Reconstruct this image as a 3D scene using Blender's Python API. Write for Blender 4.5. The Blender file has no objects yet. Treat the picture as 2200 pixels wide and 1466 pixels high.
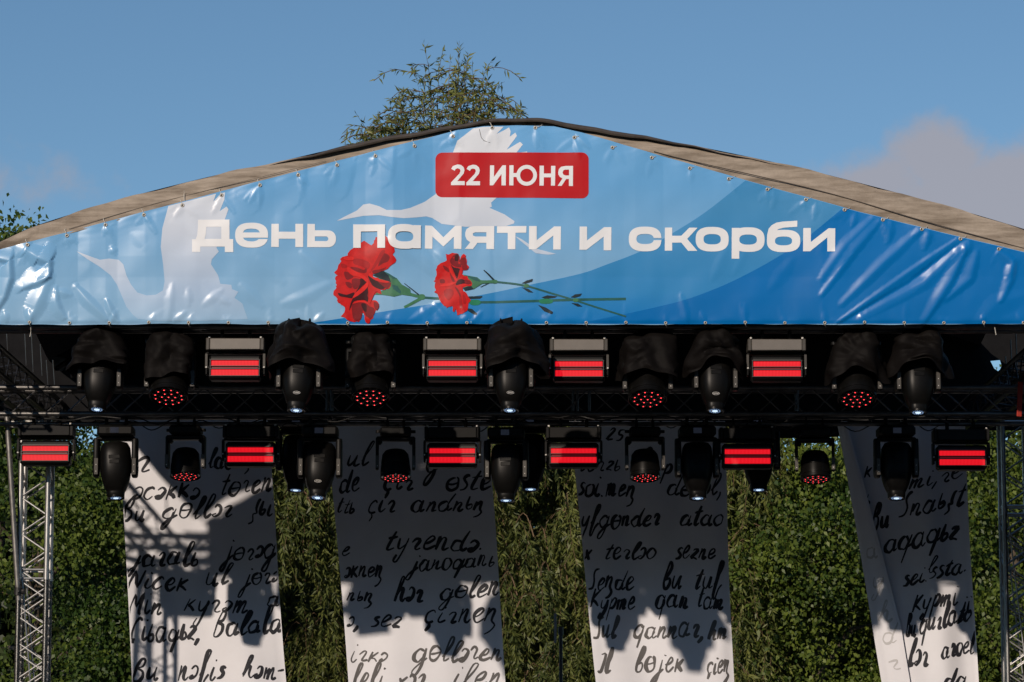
import bpy, math, random
import numpy as np
from mathutils import Vector, Matrix, Euler
from mathutils.geometry import delaunay_2d_cdt

random.seed(7)
rng = np.random.default_rng(11)
S = bpy.context.scene
COL = S.collection
R = math.radians
PI = math.pi

# ------------------------------------------------------------------ camera
F, CX, CY, PITCH, EYE = 7000.0, 1100.0, 733.0, R(8.1), 1.7     # focal length and centre in photo pixels
cam = bpy.data.cameras.new('camera')
cam.sensor_width = 36.0
cam.lens = 36.0 * F / 2200.0
cam.clip_start, cam.clip_end = 0.5, 4000
camo = bpy.data.objects.new('camera', cam)
camo.location = (0, 0, EYE)
camo.rotation_euler = (R(90) + PITCH, 0, 0)
COL.objects.link(camo)
S.camera = camo

def at(px, py, Y):
    """photo pixel -> point on the upright plane at distance Y"""
    u, v = (px - CX) / F, (CY - py) / F
    dy = math.cos(PITCH) - math.sin(PITCH) * v
    dz = math.sin(PITCH) + math.cos(PITCH) * v
    t = Y / dy
    return Vector((u * t, Y, EYE + dz * t))

# ------------------------------------------------------------------ sky and sun
SUN_AZ, SUN_EL = R(23), R(24)          # low evening sun, behind the camera and to the left
w = bpy.data.worlds.new('World')
S.world = w
w.use_nodes = True
nt = w.node_tree
nt.nodes.clear()
def N(t, tree=None, **k):
    n = (tree or nt).nodes.new(t)
    for a, b in k.items():
        setattr(n, a, b)
    return n
def L(a, b, tree=None):
    (tree or nt).links.new(a, b)
sky = N('ShaderNodeTexSky', sky_type='NISHITA', sun_disc=False)
sky.sun_elevation = SUN_EL
sky.sun_rotation = PI + SUN_AZ
sky.altitude = 1500
sky.air_density = 1.0
sky.dust_density = 0.0
sky.ozone_density = 3.0
bg = N('ShaderNodeBackground')
bg.inputs[1].default_value = 0.078
tint = N('ShaderNodeMix', data_type='RGBA', blend_type='MULTIPLY')
tint.inputs[0].default_value = 1.0; tint.inputs[7].default_value = (.90, 1.03, 1.02, 1)
L(sky.outputs[0], tint.inputs[6]); L(tint.outputs[2], bg.inputs[0])
tc = N('ShaderNodeTexCoord')
def vmath(op, a, b=None):
    n = N('ShaderNodeVectorMath', operation=op)
    for i, q in enumerate((a, b)):
        if q is None: continue
        if isinstance(q, (tuple, list, Vector)): n.inputs[i].default_value = tuple(q)
        else: L(q, n.inputs[i])
    return n
def m(op, a, b=None, c=None):
    n = N('ShaderNodeMath', operation=op)
    for i, q in enumerate((a, b, c)):
        if q is None: continue
        if isinstance(q, (int, float)): n.inputs[i].default_value = q
        else: L(q, n.inputs[i])
    return n.outputs[0]
DIR = vmath('NORMALIZE', tc.outputs['Generated']).outputs[0]
# scattered evening clouds low round the horizon: azimuth (from +Y to the right), elevation, half width, half height, density
CLOUDS = [(8.8, 10.3, 3.2, 1.5, 1.7), (7.7, 11.2, 1.2, .9, 1.4), (6.5, 10.8, 1.5, .65, 1.3), (-9.2, 10.7, 2.4, .7, .66), (26, 10, 5, 2, 1), (-31, 12, 6, 2, 1),
          (60, 9, 7, 2.4, 1), (-75, 11, 8, 2.6, 1), (110, 10, 8, 2.5, 1), (-120, 13, 8, 3, 1), (150, 9, 8, 2, 1)]
acc = None
for az, el, sx, sz, den in CLOUDS:
    a, e = R(az), R(el)
    c = Vector((math.sin(a) * math.cos(e), math.cos(a) * math.cos(e), math.sin(e)))
    rt = Vector((math.cos(a), -math.sin(a), 0)); up = rt.cross(c)
    d = vmath('SUBTRACT', DIR, c).outputs[0]
    x = m('DIVIDE', vmath('DOT_PRODUCT', d, rt).outputs['Value'], R(sx))
    z = m('DIVIDE', vmath('DOT_PRODUCT', d, up).outputs['Value'], R(sz))
    f = vmath('DOT_PRODUCT', d, c).outputs['Value']
    q = m('SQRT', m('ADD', m('ADD', m('MULTIPLY', x, x), m('MULTIPLY', z, z)), m('MULTIPLY', m('MULTIPLY', f, f), 40.0)))
    v = m('MULTIPLY', m('SUBTRACT', 1.0, q), den)
    acc = v if acc is None else m('MAXIMUM', acc, v)
noi = N('ShaderNodeTexNoise'); noi.inputs['Scale'].default_value = 42; noi.inputs['Detail'].default_value = 9; noi.inputs['Roughness'].default_value = .6
L(DIR, noi.inputs['Vector'])
den = m('ADD', acc, m('MULTIPLY', m('SUBTRACT', noi.outputs[0], .5), 1.9))
mr = N('ShaderNodeMapRange', interpolation_type='SMOOTHSTEP')
mr.inputs['From Min'].default_value = .02; mr.inputs['From Max'].default_value = .85
mr.inputs['To Max'].default_value = .8
L(den, mr.inputs['Value'])
cbg = N('ShaderNodeBackground')
cbg.inputs[0].default_value = (.41, .385, .415, 1); cbg.inputs[1].default_value = .92
mixs = N('ShaderNodeMixShader')
L(mr.outputs[0], mixs.inputs[0]); L(bg.outputs[0], mixs.inputs[1]); L(cbg.outputs[0], mixs.inputs[2])
wo = N('ShaderNodeOutputWorld')
L(mixs.outputs[0], wo.inputs[0])

sl = bpy.data.lights.new('sun', 'SUN')
sl.energy = 3.3
sl.angle = R(0.9)
sl.color = (1.0, .85, .71)
so = bpy.data.objects.new('sun', sl)
so.rotation_euler = Vector((math.sin(SUN_AZ) * math.cos(SUN_EL), math.cos(SUN_AZ) * math.cos(SUN_EL), -math.sin(SUN_EL))).to_track_quat('-Z', 'Y').to_euler()
so.location = (-20, -20, 30)
COL.objects.link(so)
S.view_settings.view_transform = 'Standard'
S.view_settings.look = 'None'
S.view_settings.exposure = 0.0
S.view_settings.gamma = 1.0

# ------------------------------------------------------------------ materials
MATS = {}
def mat(name, col, rough=.5, metal=0.0, spec=.5, var=0.0, vscale=8.0, bump=0.0, bscale=60.0, col2=None, stretch=None, emit=None, estr=0.0, coat=0.0):
    if name in MATS: return MATS[name]
    M = bpy.data.materials.new(name); M.use_nodes = True
    t = M.node_tree; b = t.nodes['Principled BSDF']
    b.inputs['Base Color'].default_value = (*col, 1)
    b.inputs['Roughness'].default_value = rough
    b.inputs['Metallic'].default_value = metal
    b.inputs['Specular IOR Level'].default_value = spec
    if coat: b.inputs['Coat Weight'].default_value = coat; b.inputs['Coat Roughness'].default_value = .2
    if emit is not None:
        b.inputs['Emission Color'].default_value = (*emit, 1); b.inputs['Emission Strength'].default_value = estr
    if var or bump:
        tcn = N('ShaderNodeTexCoord', t)
    if var:
        n = N('ShaderNodeTexNoise', t); n.inputs['Scale'].default_value = vscale; n.inputs['Detail'].default_value = 6; n.inputs['Roughness'].default_value = .65
        if stretch:
            mpn = N('ShaderNodeMapping', t); mpn.inputs['Scale'].default_value = stretch; L(tcn.outputs['Object'], mpn.inputs[0], t); L(mpn.outputs[0], n.inputs['Vector'], t)
        else: L(tcn.outputs['Object'], n.inputs['Vector'], t)
        r = N('ShaderNodeValToRGB', t)
        c2 = col2 or tuple(max(0, c * (1 - var)) for c in col)
        r.color_ramp.elements[0].position = .32; r.color_ramp.elements[0].color = (*c2, 1)
        r.color_ramp.elements[1].position = .66; r.color_ramp.elements[1].color = (*[min(1, c * (1 + .35 * var)) for c in col], 1)
        L(n.outputs[0], r.inputs[0], t); L(r.outputs[0], b.inputs['Base Color'], t)
    if bump:
        n2 = N('ShaderNodeTexNoise', t); n2.inputs['Scale'].default_value = bscale; n2.inputs['Detail'].default_value = 4
        L(tcn.outputs['Object'], n2.inputs['Vector'], t)
        bp = N('ShaderNodeBump', t); bp.inputs['Strength'].default_value = bump; bp.inputs['Distance'].default_value = .01
        L(n2.outputs[0], bp.inputs['Height'], t); L(bp.outputs[0], b.inputs['Normal'], t)
    MATS[name] = M
    return M

def grad_mat(name, stops, axis='z', lo=0.0, hi=1.0, rough=.3, spec=.5, spread=.0):
    """printed colour running along one world axis, between lo and hi"""
    M = bpy.data.materials.new(name); M.use_nodes = True
    t = M.node_tree; b = t.nodes['Principled BSDF']
    b.inputs['Roughness'].default_value = rough; b.inputs['Specular IOR Level'].default_value = spec
    g = N('ShaderNodeTexCoord', t); sx = N('ShaderNodeSeparateXYZ', t)
    L(g.outputs['Object'], sx.inputs[0], t)
    mp = N('ShaderNodeMapRange', t); mp.inputs['From Min'].default_value = lo; mp.inputs['From Max'].default_value = hi
    src = sx.outputs['XYZ'.index(axis.upper())]
    if spread:      # tilt the gradient along the width
        ml = N('ShaderNodeMath', t, operation='MULTIPLY_ADD'); ml.inputs[1].default_value = spread
        L(sx.outputs[0], ml.inputs[0], t); L(src, ml.inputs[2], t); src = ml.outputs[0]
    L(src, mp.inputs['Value'], t)
    r = N('ShaderNodeValToRGB', t)
    e = r.color_ramp.elements
    while len(e) < len(stops): e.new(.5)
    for k, (p, c) in enumerate(stops):
        e[k].position = p; e[k].color = (*c, 1)
    L(mp.outputs[0], r.inputs[0], t)
    n = N('ShaderNodeTexNoise', t); n.inputs['Scale'].default_value = 3.0; n.inputs['Detail'].default_value = 5
    L(g.outputs['Object'], n.inputs['Vector'], t)
    hs = N('ShaderNodeHueSaturation', t)
    mv = N('ShaderNodeMapRange', t); mv.inputs['To Min'].default_value = .93; mv.inputs['To Max'].default_value = 1.06
    L(n.outputs[0], mv.inputs['Value'], t); L(mv.outputs[0], hs.inputs['Value'], t); L(r.outputs[0], hs.inputs['Color'], t)
    L(hs.outputs[0], b.inputs['Base Color'], t)
    MATS[name] = M
    return M

def lin(r, g, b):
    f = lambda c: (c / 255) / 12.92 if c <= 10 else (((c / 255) + .055) / 1.055) ** 2.4
    return (f(r), f(g), f(b))
def alb(r, g, b):       # albedo whose sunlit look in this light is about this picture colour
    l = lin(r, g, b)
    return tuple(min(.9, c / k) for c, k in zip(l, (1.02, .90, .80)))

# ------------------------------------------------------------------ object helpers
def link(o, parent=None):
    COL.objects.link(o)
    if parent is not None: o.parent = parent
    return o
def tag(o, label=None, cat=None, group=None, kind=None):
    if label: o['label'] = label
    if cat: o['category'] = cat
    if group: o['group'] = group
    if kind: o['kind'] = kind
    return o
def empty(name, loc=(0, 0, 0), rz=0.0):
    o = bpy.data.objects.new(name, None); o.empty_display_size = .1
    o.location = loc; o.rotation_euler.z = rz
    return link(o)
class MB:
    """collects boxes, tubes, lathes into ONE mesh"""
    def __init__(s): s.v = []; s.f = []; s.mi = []; s.mats = []; s.cur = 0
    def use(s, mt):
        if mt not in s.mats: s.mats.append(mt)
        s.cur = s.mats.index(mt); return s
    def add(s, vs, fs, M=None):
        b = len(s.v)
        s.v += [tuple(M @ Vector(p)) if M is not None else tuple(p) for p in vs]
        s.f += [tuple(b + i for i in f) for f in fs]; s.mi += [s.cur] * len(fs); return s
    def box(s, c, d, bev=.0, M=None):
        x, y, z = (q / 2 for q in d); e = min(bev, x * .9, y * .9, z * .9)
        if e <= 0:
            vs = [(c[0] + i * x, c[1] + j * y, c[2] + k * z) for i in (-1, 1) for j in (-1, 1) for k in (-1, 1)]
            return s.add(vs, [(0, 1, 3, 2), (4, 6, 7, 5), (0, 4, 5, 1), (2, 3, 7, 6), (0, 2, 6, 4), (1, 5, 7, 3)], M)
        vs = []; ids = {}
        for i in (-1, 1):
            for j in (-1, 1):
                for k in (-1, 1):
                    for a in range(3):
                        p = [i * (x - e), j * (y - e), k * (z - e)]
                        p[a] = (i, j, k)[a] * (x, y, z)[a]
                        ids[i, j, k, a] = len(vs); vs.append((c[0] + p[0], c[1] + p[1], c[2] + p[2]))
        fs = []
        for sgn in (-1, 1):
            for a in range(3):
                o = [q for q in range(3) if q != a]; loop = []
                for u, vv in ((-1, -1), (1, -1), (1, 1), (-1, 1)):
                    key = [0, 0, 0]; key[a] = sgn; key[o[0]] = u; key[o[1]] = vv
                    loop.append(ids[key[0], key[1], key[2], a])
                if (sgn > 0) == (a == 1): loop.reverse()
                fs.append(tuple(loop))
        for a in range(3):          # edges
            o = [q for q in range(3) if q != a]
            for u in (-1, 1):
                for vv in (-1, 1):
                    k0 = [0, 0, 0]; k0[a] = -1; k0[o[0]] = u; k0[o[1]] = vv
                    k1 = list(k0); k1[a] = 1
                    fs.append((ids[(*k0, o[0])], ids[(*k0, o[1])], ids[(*k1, o[1])], ids[(*k1, o[0])]))
        for i in (-1, 1):
            for j in (-1, 1):
                for k in (-1, 1): fs.append((ids[i, j, k, 0], ids[i, j, k, 1], ids[i, j, k, 2]))
        return s.add(vs, fs, M)
    def tube(s, a, b, r, n=8, r2=None, caps=True):
        a = Vector(a); b = Vector(b); r2 = r if r2 is None else r2
        q = (b - a).to_track_quat('Z', 'Y'); vs = []
        for p, rr in ((a, r), (b, r2)):
            for k in range(n):
                t = 2 * PI * k / n
                vs.append(tuple(p + q @ Vector((rr * math.cos(t), rr * math.sin(t), 0))))
        fs = [(k, (k + 1) % n, n + (k + 1) % n, n + k) for k in range(n)]
        if caps: fs += [tuple(range(n))[::-1], tuple(range(n, 2 * n))]
        return s.add(vs, fs)
    def path(s, pts, r, n=6):
        pts = [Vector(p) for p in pts]; vs = []; fs = []
        for i, p in enumerate(pts):
            d = pts[min(i + 1, len(pts) - 1)] - pts[max(i - 1, 0)]
            q = d.to_track_quat('Z', 'Y'); rr = r[i] if isinstance(r, (list, tuple)) else r
            for k in range(n):
                t = 2 * PI * k / n
                vs.append(tuple(p + q @ Vector((rr * math.cos(t), rr * math.sin(t), 0))))
        for i in range(len(pts) - 1):
            for k in range(n): fs.append((i * n + k, i * n + (k + 1) % n, (i + 1) * n + (k + 1) % n, (i + 1) * n + k))
        fs += [tuple(range(n))[::-1], tuple(range((len(pts) - 1) * n, len(pts) * n))]
        return s.add(vs, fs)
    def lathe(s, prof, n=24, ex=2.0, sx=1.0, sy=1.0, M=None, cap0=True, cap1=True):
        """prof = [(z, r)], cross-section a superellipse"""
        vs = []; fs = []
        for z, r in prof:
            for k in range(n):
                t = 2 * PI * k / n; c, q = math.cos(t), math.sin(t)
                vs.append((sx * r * math.copysign(abs(c) ** (2 / ex), c), sy * r * math.copysign(abs(q) ** (2 / ex), q), z))
        for i in range(len(prof) - 1):
            for k in range(n): fs.append((i * n + k, i * n + (k + 1) % n, (i + 1) * n + (k + 1) % n, (i + 1) * n + k))
        if cap0: fs.append(tuple(range(n))[::-1])
        if cap1: fs.append(tuple(range((len(prof) - 1) * n, len(prof) * n)))
        return s.add(vs, fs, M)
    def build(s, name, parent=None, smooth=None, mt=None):
        me = bpy.data.meshes.new(name); me.from_pydata(s.v, [], s.f)
        for q in (s.mats or [mt]): me.materials.append(q)
        if s.mats: me.polygons.foreach_set('material_index', s.mi)
        me.update()
        o = link(bpy.data.objects.new(name, me), parent)
        if smooth is not None:
            me.polygons.foreach_set('use_smooth', [True] * len(me.polygons))
            if smooth < 179: me.set_sharp_from_angle(angle=R(smooth))
        return o
def copy_tree(o, parent=None):
    c = o.copy(); link(c, parent)
    for ch in list(o.children): copy_tree(ch, c)
    return c

# 2-D shapes in photo pixels ----------------------------------------------------
def inside(pts, loops):
    r = np.zeros(len(pts), bool); x, y = pts[:, 0], pts[:, 1]
    for lp in loops:
        a = np.asarray(lp, float); b = np.roll(a, -1, 0)
        for (x0, y0), (x1, y1) in zip(a, b):
            if y0 == y1: continue
            c = ((y0 > y) != (y1 > y))
            r ^= c & (x < (x1 - x0) * (y - y0) / (y1 - y0) + x0)
    return r
def fill(loops, pitch=5.0):
    """triangles of an even-odd shape, with inner points every `pitch` pixels"""
    pts = []; edges = []
    for lp in loops:
        q = []
        for (x0, y0), (x1, y1) in zip(lp, lp[1:] + lp[:1]):
            n = max(1, int(math.hypot(x1 - x0, y1 - y0) / pitch + .5))
            q += [(x0 + (x1 - x0) * k / n, y0 + (y1 - y0) * k / n) for k in range(n)]
        b = len(pts); pts += q
        edges += [(b + i, b + (i + 1) % len(q)) for i in range(len(q))]
    a = np.asarray(pts)
    gx = np.arange(math.floor(a[:, 0].min() / pitch) * pitch, a[:, 0].max(), pitch)
    gy = np.arange(math.floor(a[:, 1].min() / pitch) * pitch, a[:, 1].max(), pitch)
    g = np.stack(np.meshgrid(gx, gy), -1).reshape(-1, 2) + .013
    if len(g):
        g = g[inside(g, loops)]
        if len(g):
            d = np.full(len(g), 1e9)
            for p in a: d = np.minimum(d, (g[:, 0] - p[0]) ** 2 + (g[:, 1] - p[1]) ** 2)
            g = g[d > (pitch * .45) ** 2]
    allp = [Vector(p) for p in pts] + [Vector(p) for p in g.tolist()]
    res = delaunay_2d_cdt(allp, edges, [], 0, 1e-5)
    v = np.array([tuple(q) for q in res[0]]); f = np.array([t for t in res[2] if len(t) == 3])
    cen = v[f].mean(1)
    f = f[inside(cen, loops)]
    return v, f
def sup(cx, cy, rx, ry, ex=2.6, n=44, a0=0, a1=360):
    o = []
    k = n if a1 - a0 >= 360 else n + 1
    for i in range(k):
        t = R(a0 + (a1 - a0) * i / n); c, q = math.cos(t), math.sin(t)
        o.append((cx + rx * math.copysign(abs(c) ** (2 / ex), c), cy + ry * math.copysign(abs(q) ** (2 / ex), q)))
    return o
def smooth_curve(p, per=6, closed=False):
    p = [tuple(map(float, q)) for q in p]; n = len(p); o = []
    for i in range(n if closed else n - 1):
        g = lambda j: p[j % n] if closed else p[min(max(j, 0), n - 1)]
        p0, p1, p2, p3 = g(i - 1), g(i), g(i + 1), g(i + 2)
        for k in range(per):
            t = k / per
            o.append(tuple(.5 * (2 * b + (c - a) * t + (2 * a - 5 * b + 4 * c - d) * t * t + (3 * b - a - 3 * c + d) * t ** 3)
                           for a, b, c, d in zip(p0, p1, p2, p3)))
    if not closed: o.append(p[-1])
    return o

# ================================================================== the setting
grass_m = mat('ground_asphalt', (.04, .04, .042), .9, var=.5, vscale=.6, bump=.6, bscale=8)
g = MB(); g.add([(-400, -200, 0), (400, -200, 0), (400, 900, 0), (-400, 900, 0)], [(0, 1, 2, 3)])
tag(g.build('ground', mt=grass_m), kind='structure')
deck_m = mat('deck_plywood', (.03, .027, .024), .75, var=.4, vscale=3, bump=.2)
st = empty('stage_platform', (.3, 30.9, 0))
tag(st, 'low dark stage platform with plywood deck under the lighting trusses', 'stage')
for ix in range(6):
    for iy in range(3):
        MB().box((-4.0 + 1.6 * ix - .3 + .3, -2.0 + 2.0 * iy, 1.16), (1.588, 1.988, .08), .006).build('deck_panel', st, mt=deck_m)
MB().box((0, -3.02, .56), (9.6, .03, 1.12)).build('skirt', st, mt=mat('skirt_cloth', (.02, .02, .02), .9, var=.3))
for ix in range(7):
    for iy in (-2.9, 2.9): MB().tube((-4.75 + 1.58 * ix, iy, 0), (-4.75 + 1.58 * ix, iy, 1.12), .024).build('leg', st, mt=mat('alu', (.55, .55, .54), .38, .9, var=.15, vscale=14))

# ------------------------------------------------------------------ roof canopy
ROOF = [(-64, 560), (-30, 538), (0, 519), (67, 489), (148, 462), (229, 437), (336, 408), (471, 375), (572, 354), (740, 315), (882, 288), (983, 268), (1050, 259), (1110, 257), (1168, 258),
        (1252, 270), (1420, 301), (1545, 324), (1738, 366), (1982, 429), (2163, 481), (2230, 503), (2275, 522)]
BTOP = [(-64, 555), (0, 538), (740, 343.5), (983, 281), (1040, 273), (1110, 271), (1190, 273), (1252, 287), (1400, 331), (1600, 388), (1836, 454), (2054, 509), (2200, 543), (2275, 561)]
def interp(tab, x): return float(np.interp(x, [p[0] for p in tab], [p[1] for p in tab]))
roofline = smooth_curve(ROOF, 5)
tarp = mat('tarp_weathered', (.34, .285, .225), .72, var=.45, vscale=6, bump=.45, bscale=22, col2=(.15, .115, .08), stretch=(.35, 1, 2.6))
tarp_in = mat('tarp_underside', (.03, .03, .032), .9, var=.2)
shade_seam_m = mat('tarp_shade_seam', (.085, .07, .057), .6, var=.3, bump=.25, bscale=30)  # darkened tarp for the painted shade on the lip, and for the seam
YB = 28.0           # the printed banner hangs in this plane
roof = empty('roof_canopy', at(1110, 700, 31))
tag(roof, 'weathered beige tarpaulin canopy arched over the stage behind the blue banner', 'canopy')
RO = roof.location
def loc(p): return tuple(Vector(p) - RO)
# canopy skin: outer sheet and inner sheet
vs, fs = [], []
NY = 7
for (x, y) in roofline:
    p = at(x, y, YB + .06)
    for k in range(NY):
        Y = YB + .06 + 5.6 * k / (NY - 1)
        sag = -.05 * math.sin(PI * (k % 2)) - .03 * (k % 2)
        vs.append(loc((p.x, Y, p.z + sag + (-.25 * max(0, k - 4) / 2))))
for i in range(len(roofline) - 1):
    for k in range(NY - 1):
        a = i * NY + k; fs.append((a, a + 1, a + NY + 1, a + NY))
MB().add(vs, fs).build('top_sheet', roof, 40, mt=tarp)
MB().add([(x, y + .02, z - .035) for x, y, z in vs], [f[::-1] for f in fs]).build('lining', roof, 40, mt=tarp_in)
# front edge: a slack rolled lip between the roof line and the top edge of the banner
vs, fs = [], []
NP = 9
for i, (x, y) in enumerate(roofline):
    lo = max(interp(BTOP, x) + 9, y + 12)
    wob = 1.6 * math.sin(x * .021) + 1.1 * math.sin(x * .057 + 1)
    th = lo - y
    for k in range(NP):
        t = k / (NP - 1)
        yy = y + (wob * (1 - t) if k else wob) + th * t
        # the roll leans out at mid height and tucks back under at the ends of the roof
        bul = .075 * (t / .86 if t < .86 else max(.2, 1 - (t - .86) * 5)) + .014 * math.sin(x * .013 + 5 * t) * t * (1 - t) * 4 + .006 * math.sin(x * .09 + 9 * t) * (1 - t)
        tuck = .11 * max(0, 1 - (x + 30) / 190) * (1 - t)
        vs.append(loc(at(x, yy, YB + .055 - bul * min(1, th / 40) - tuck)))
for i in range(len(roofline) - 1):
    for k in range(NP - 1):
        a = i * NP + k; fs.append((a, a + 1, a + NP + 1, a + NP))
MB().add(vs, fs).build('front_lip', roof, 60, mt=tarp)
LIP_SHADE = [(560, 1), (640, 5), (740, 10), (882, 10), (983, 9), (1050, 8), (1168, 9), (1252, 11), (1330, 10), (1420, 7), (1560, 4), (1700, 1)]  # dark strip standing for the shade on the lip's overhanging top
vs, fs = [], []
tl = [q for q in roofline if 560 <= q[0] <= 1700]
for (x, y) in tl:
    th = interp(LIP_SHADE, x) * .75
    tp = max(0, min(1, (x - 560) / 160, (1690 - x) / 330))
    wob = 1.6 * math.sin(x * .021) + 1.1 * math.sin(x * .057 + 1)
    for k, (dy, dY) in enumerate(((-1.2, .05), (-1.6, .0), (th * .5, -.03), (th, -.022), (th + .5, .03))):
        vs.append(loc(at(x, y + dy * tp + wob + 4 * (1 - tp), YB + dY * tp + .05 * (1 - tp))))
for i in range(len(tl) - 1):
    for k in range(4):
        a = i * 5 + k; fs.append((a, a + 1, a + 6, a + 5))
MB().add(vs, fs).build('lip_shade_strip', roof, 50, mt=shade_seam_m)
pts = smooth_curve([(1405, 326), (1480, 345), (1764, 411), (1980, 474), (2200, 534)], 8)
MB().path([loc(at(x, y, YB - .012)) for x, y in pts], .0045).build('seam', roof, mt=shade_seam_m)
pts = smooth_curve([(148, 492), (336, 437), (572, 378), (700, 346)], 8)
MB().path([loc(at(x, y, YB - .008)) for x, y in pts], .003).build('seam', roof, mt=mat('tarp_seam', (.2, .17, .14), .8))
# arched roof tubes and the uprights that carry them
alu = MATS['alu']
blk_metal = mat('black_metal', (.02, .02, .021), .42, .0, .5, var=.25, vscale=20)
dk_alu = mat('dull_alu', (.16, .155, .15), .36, .85, var=.35, vscale=9)
for Yr in (YB + .3, YB + 2.7, YB + 5.2):
    pts = [at(x, y, YB + .06) for x, y in roofline[::3]]
    MB().path([loc((p.x, Yr, p.z - .1 - (.2 if Yr > 33 else 0))) for p in pts], .03, 8).build('roof_rib', roof, 60, mt=dk_alu)
# black border cloth closing the back of the roof, with two torn holes
bord_m = mat('black_border_cloth', (.011, .011, .012), .95, spec=.15, var=.3, bump=.3, bscale=12)
YR = 33.0
bot = [(-130, 905), (60, 905), (120, 918), (300, 914), (620, 912), (940, 908), (1200, 908), (1560, 912), (1585, 940), (1700, 942), (1800, 939), (1830, 915), (2000, 915), (2120, 926), (2330, 922)]
top = [(x, y) for x, y in ((-130, 660), (100, 600), (400, 520), (1100, 425), (1800, 520), (2100, 600), (2330, 660))]
hole1 = [(108, 770), (122, 767), (140, 770), (141, 790), (135, 797), (118, 797)]
hole2 = [(2128, 776), (2148, 774), (2152, 786), (2146, 799), (2136, 792)]
v, f = fill([bot + top[::-1], hole1, hole2], 26)
vs = []
for x, y in v:
    vs.append(tuple(at(x, y, YR + .03 * math.sin(x * .05) + .02 * math.sin(x * .13 + y * .01))))
bd = MB().add(vs, f.tolist()).build('border_cloth', None, 179, mt=bord_m)
tag(bd, 'black border cloth hung across the back under the roof above the letter cloths', 'drape')

# ------------------------------------------------------------------ trusses and towers
def seg(parent, name, a, b, r, mt, n=8):
    a = Vector(a); b = Vector(b)
    key = (name, round((b - a).length, 3), r, n, mt.name)
    if key not in SEG:
        mb = MB(); mb.tube((0, 0, 0), (0, 0, (b - a).length), r, n); o = mb.build(name, parent, 50, mt=mt); SEG[key] = o.data
    else:
        o = link(bpy.data.objects.new(name, SEG[key]), parent)
    o.location = a; o.rotation_euler = (b - a).to_track_quat('Z', 'Y').to_euler()
    return o
SEG = {}
def box_truss(name, p0, p1, mt, s=.24, rc=.025, rb=.008, pitch=.25, label='', group=None, frames=(), origin=None, brace_mt=None):
    """square truss between p0 and p1 (axis), chords s apart, zigzag braces on all four faces"""
    p0 = Vector(p0); p1 = Vector(p1); d = (p1 - p0); ln = d.length; d.normalize()
    side = Vector((0, 0, 1)) if abs(d.z) < .5 else Vector((0, 1, 0))
    e1 = d.cross(side).normalized(); e2 = e1.cross(d).normalized()
    rt = empty(name, p0); tag(rt, label, 'truss', group)
    h = s / 2
    cor = [e1 * h + e2 * h, e1 * h - e2 * h, -e1 * h - e2 * h, -e1 * h + e2 * h]
    for c in cor: seg(rt, 'chord', c, c + d * ln, rc, mt, 12)
    n = int(ln / pitch)
    pt = ln / n
    for k in range(4):
        a, b = cor[k], cor[(k + 1) % 4]
        for i in range(n):
            q0, q1 = (a, b) if (i + k) % 2 == 0 else (b, a)
            u = (q1 - q0).normalized() * rc * .8
            seg(rt, 'brace', q0 + u + d * (pt * i + .02), q1 - u + d * (pt * (i + 1) - .02), rb, brace_mt or mt, 6)
    for t in list(frames) + [.02, ln - .02]:
        for k in range(4):
            a, b = cor[k], cor[(k + 1) % 4]
            seg(rt, 'end_bar', a + d * t, b + d * t, rb * 1.2, mt, 6)
    return rt
YF, YL = 28.28, 29.5
# front truss right behind the banner; only its lower chords show under the hem
a = at(-60, 712, YF); b = at(2260, 712, YF)
ft = box_truss('front_truss', (a.x, YF, a.z + .14), (b.x, YF, a.z + .14), dk_alu, label='aluminium truss running just behind the hem of the blue banner', frames=(2.0, 4.0, 6.0))
# second truss, lower and further back
zl = at(1100, 893, YL).z
at0 = at(-150, 893, YL); at1 = at(2330, 893, YL)
lt = box_truss('lower_truss', (at0.x, YL, zl + .12), (at1.x, YL, zl + .12), dk_alu, label='dark lattice truss carrying the lower row of stage lights', frames=(3.62, 3.66, 5.86, 5.90, 6.01, 7.9))
# fixing pipe under the lower truss
bp = MB(); bp.tube((at0.x, YL + .03, zl - .075), (at1.x, YL + .03, zl - .075), .02, 12)
pp = bp.build('cable_pipe', mt=dk_alu, smooth=50); tag(pp, 'thin pipe slung along the underside of the lower truss', 'pipe')

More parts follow.
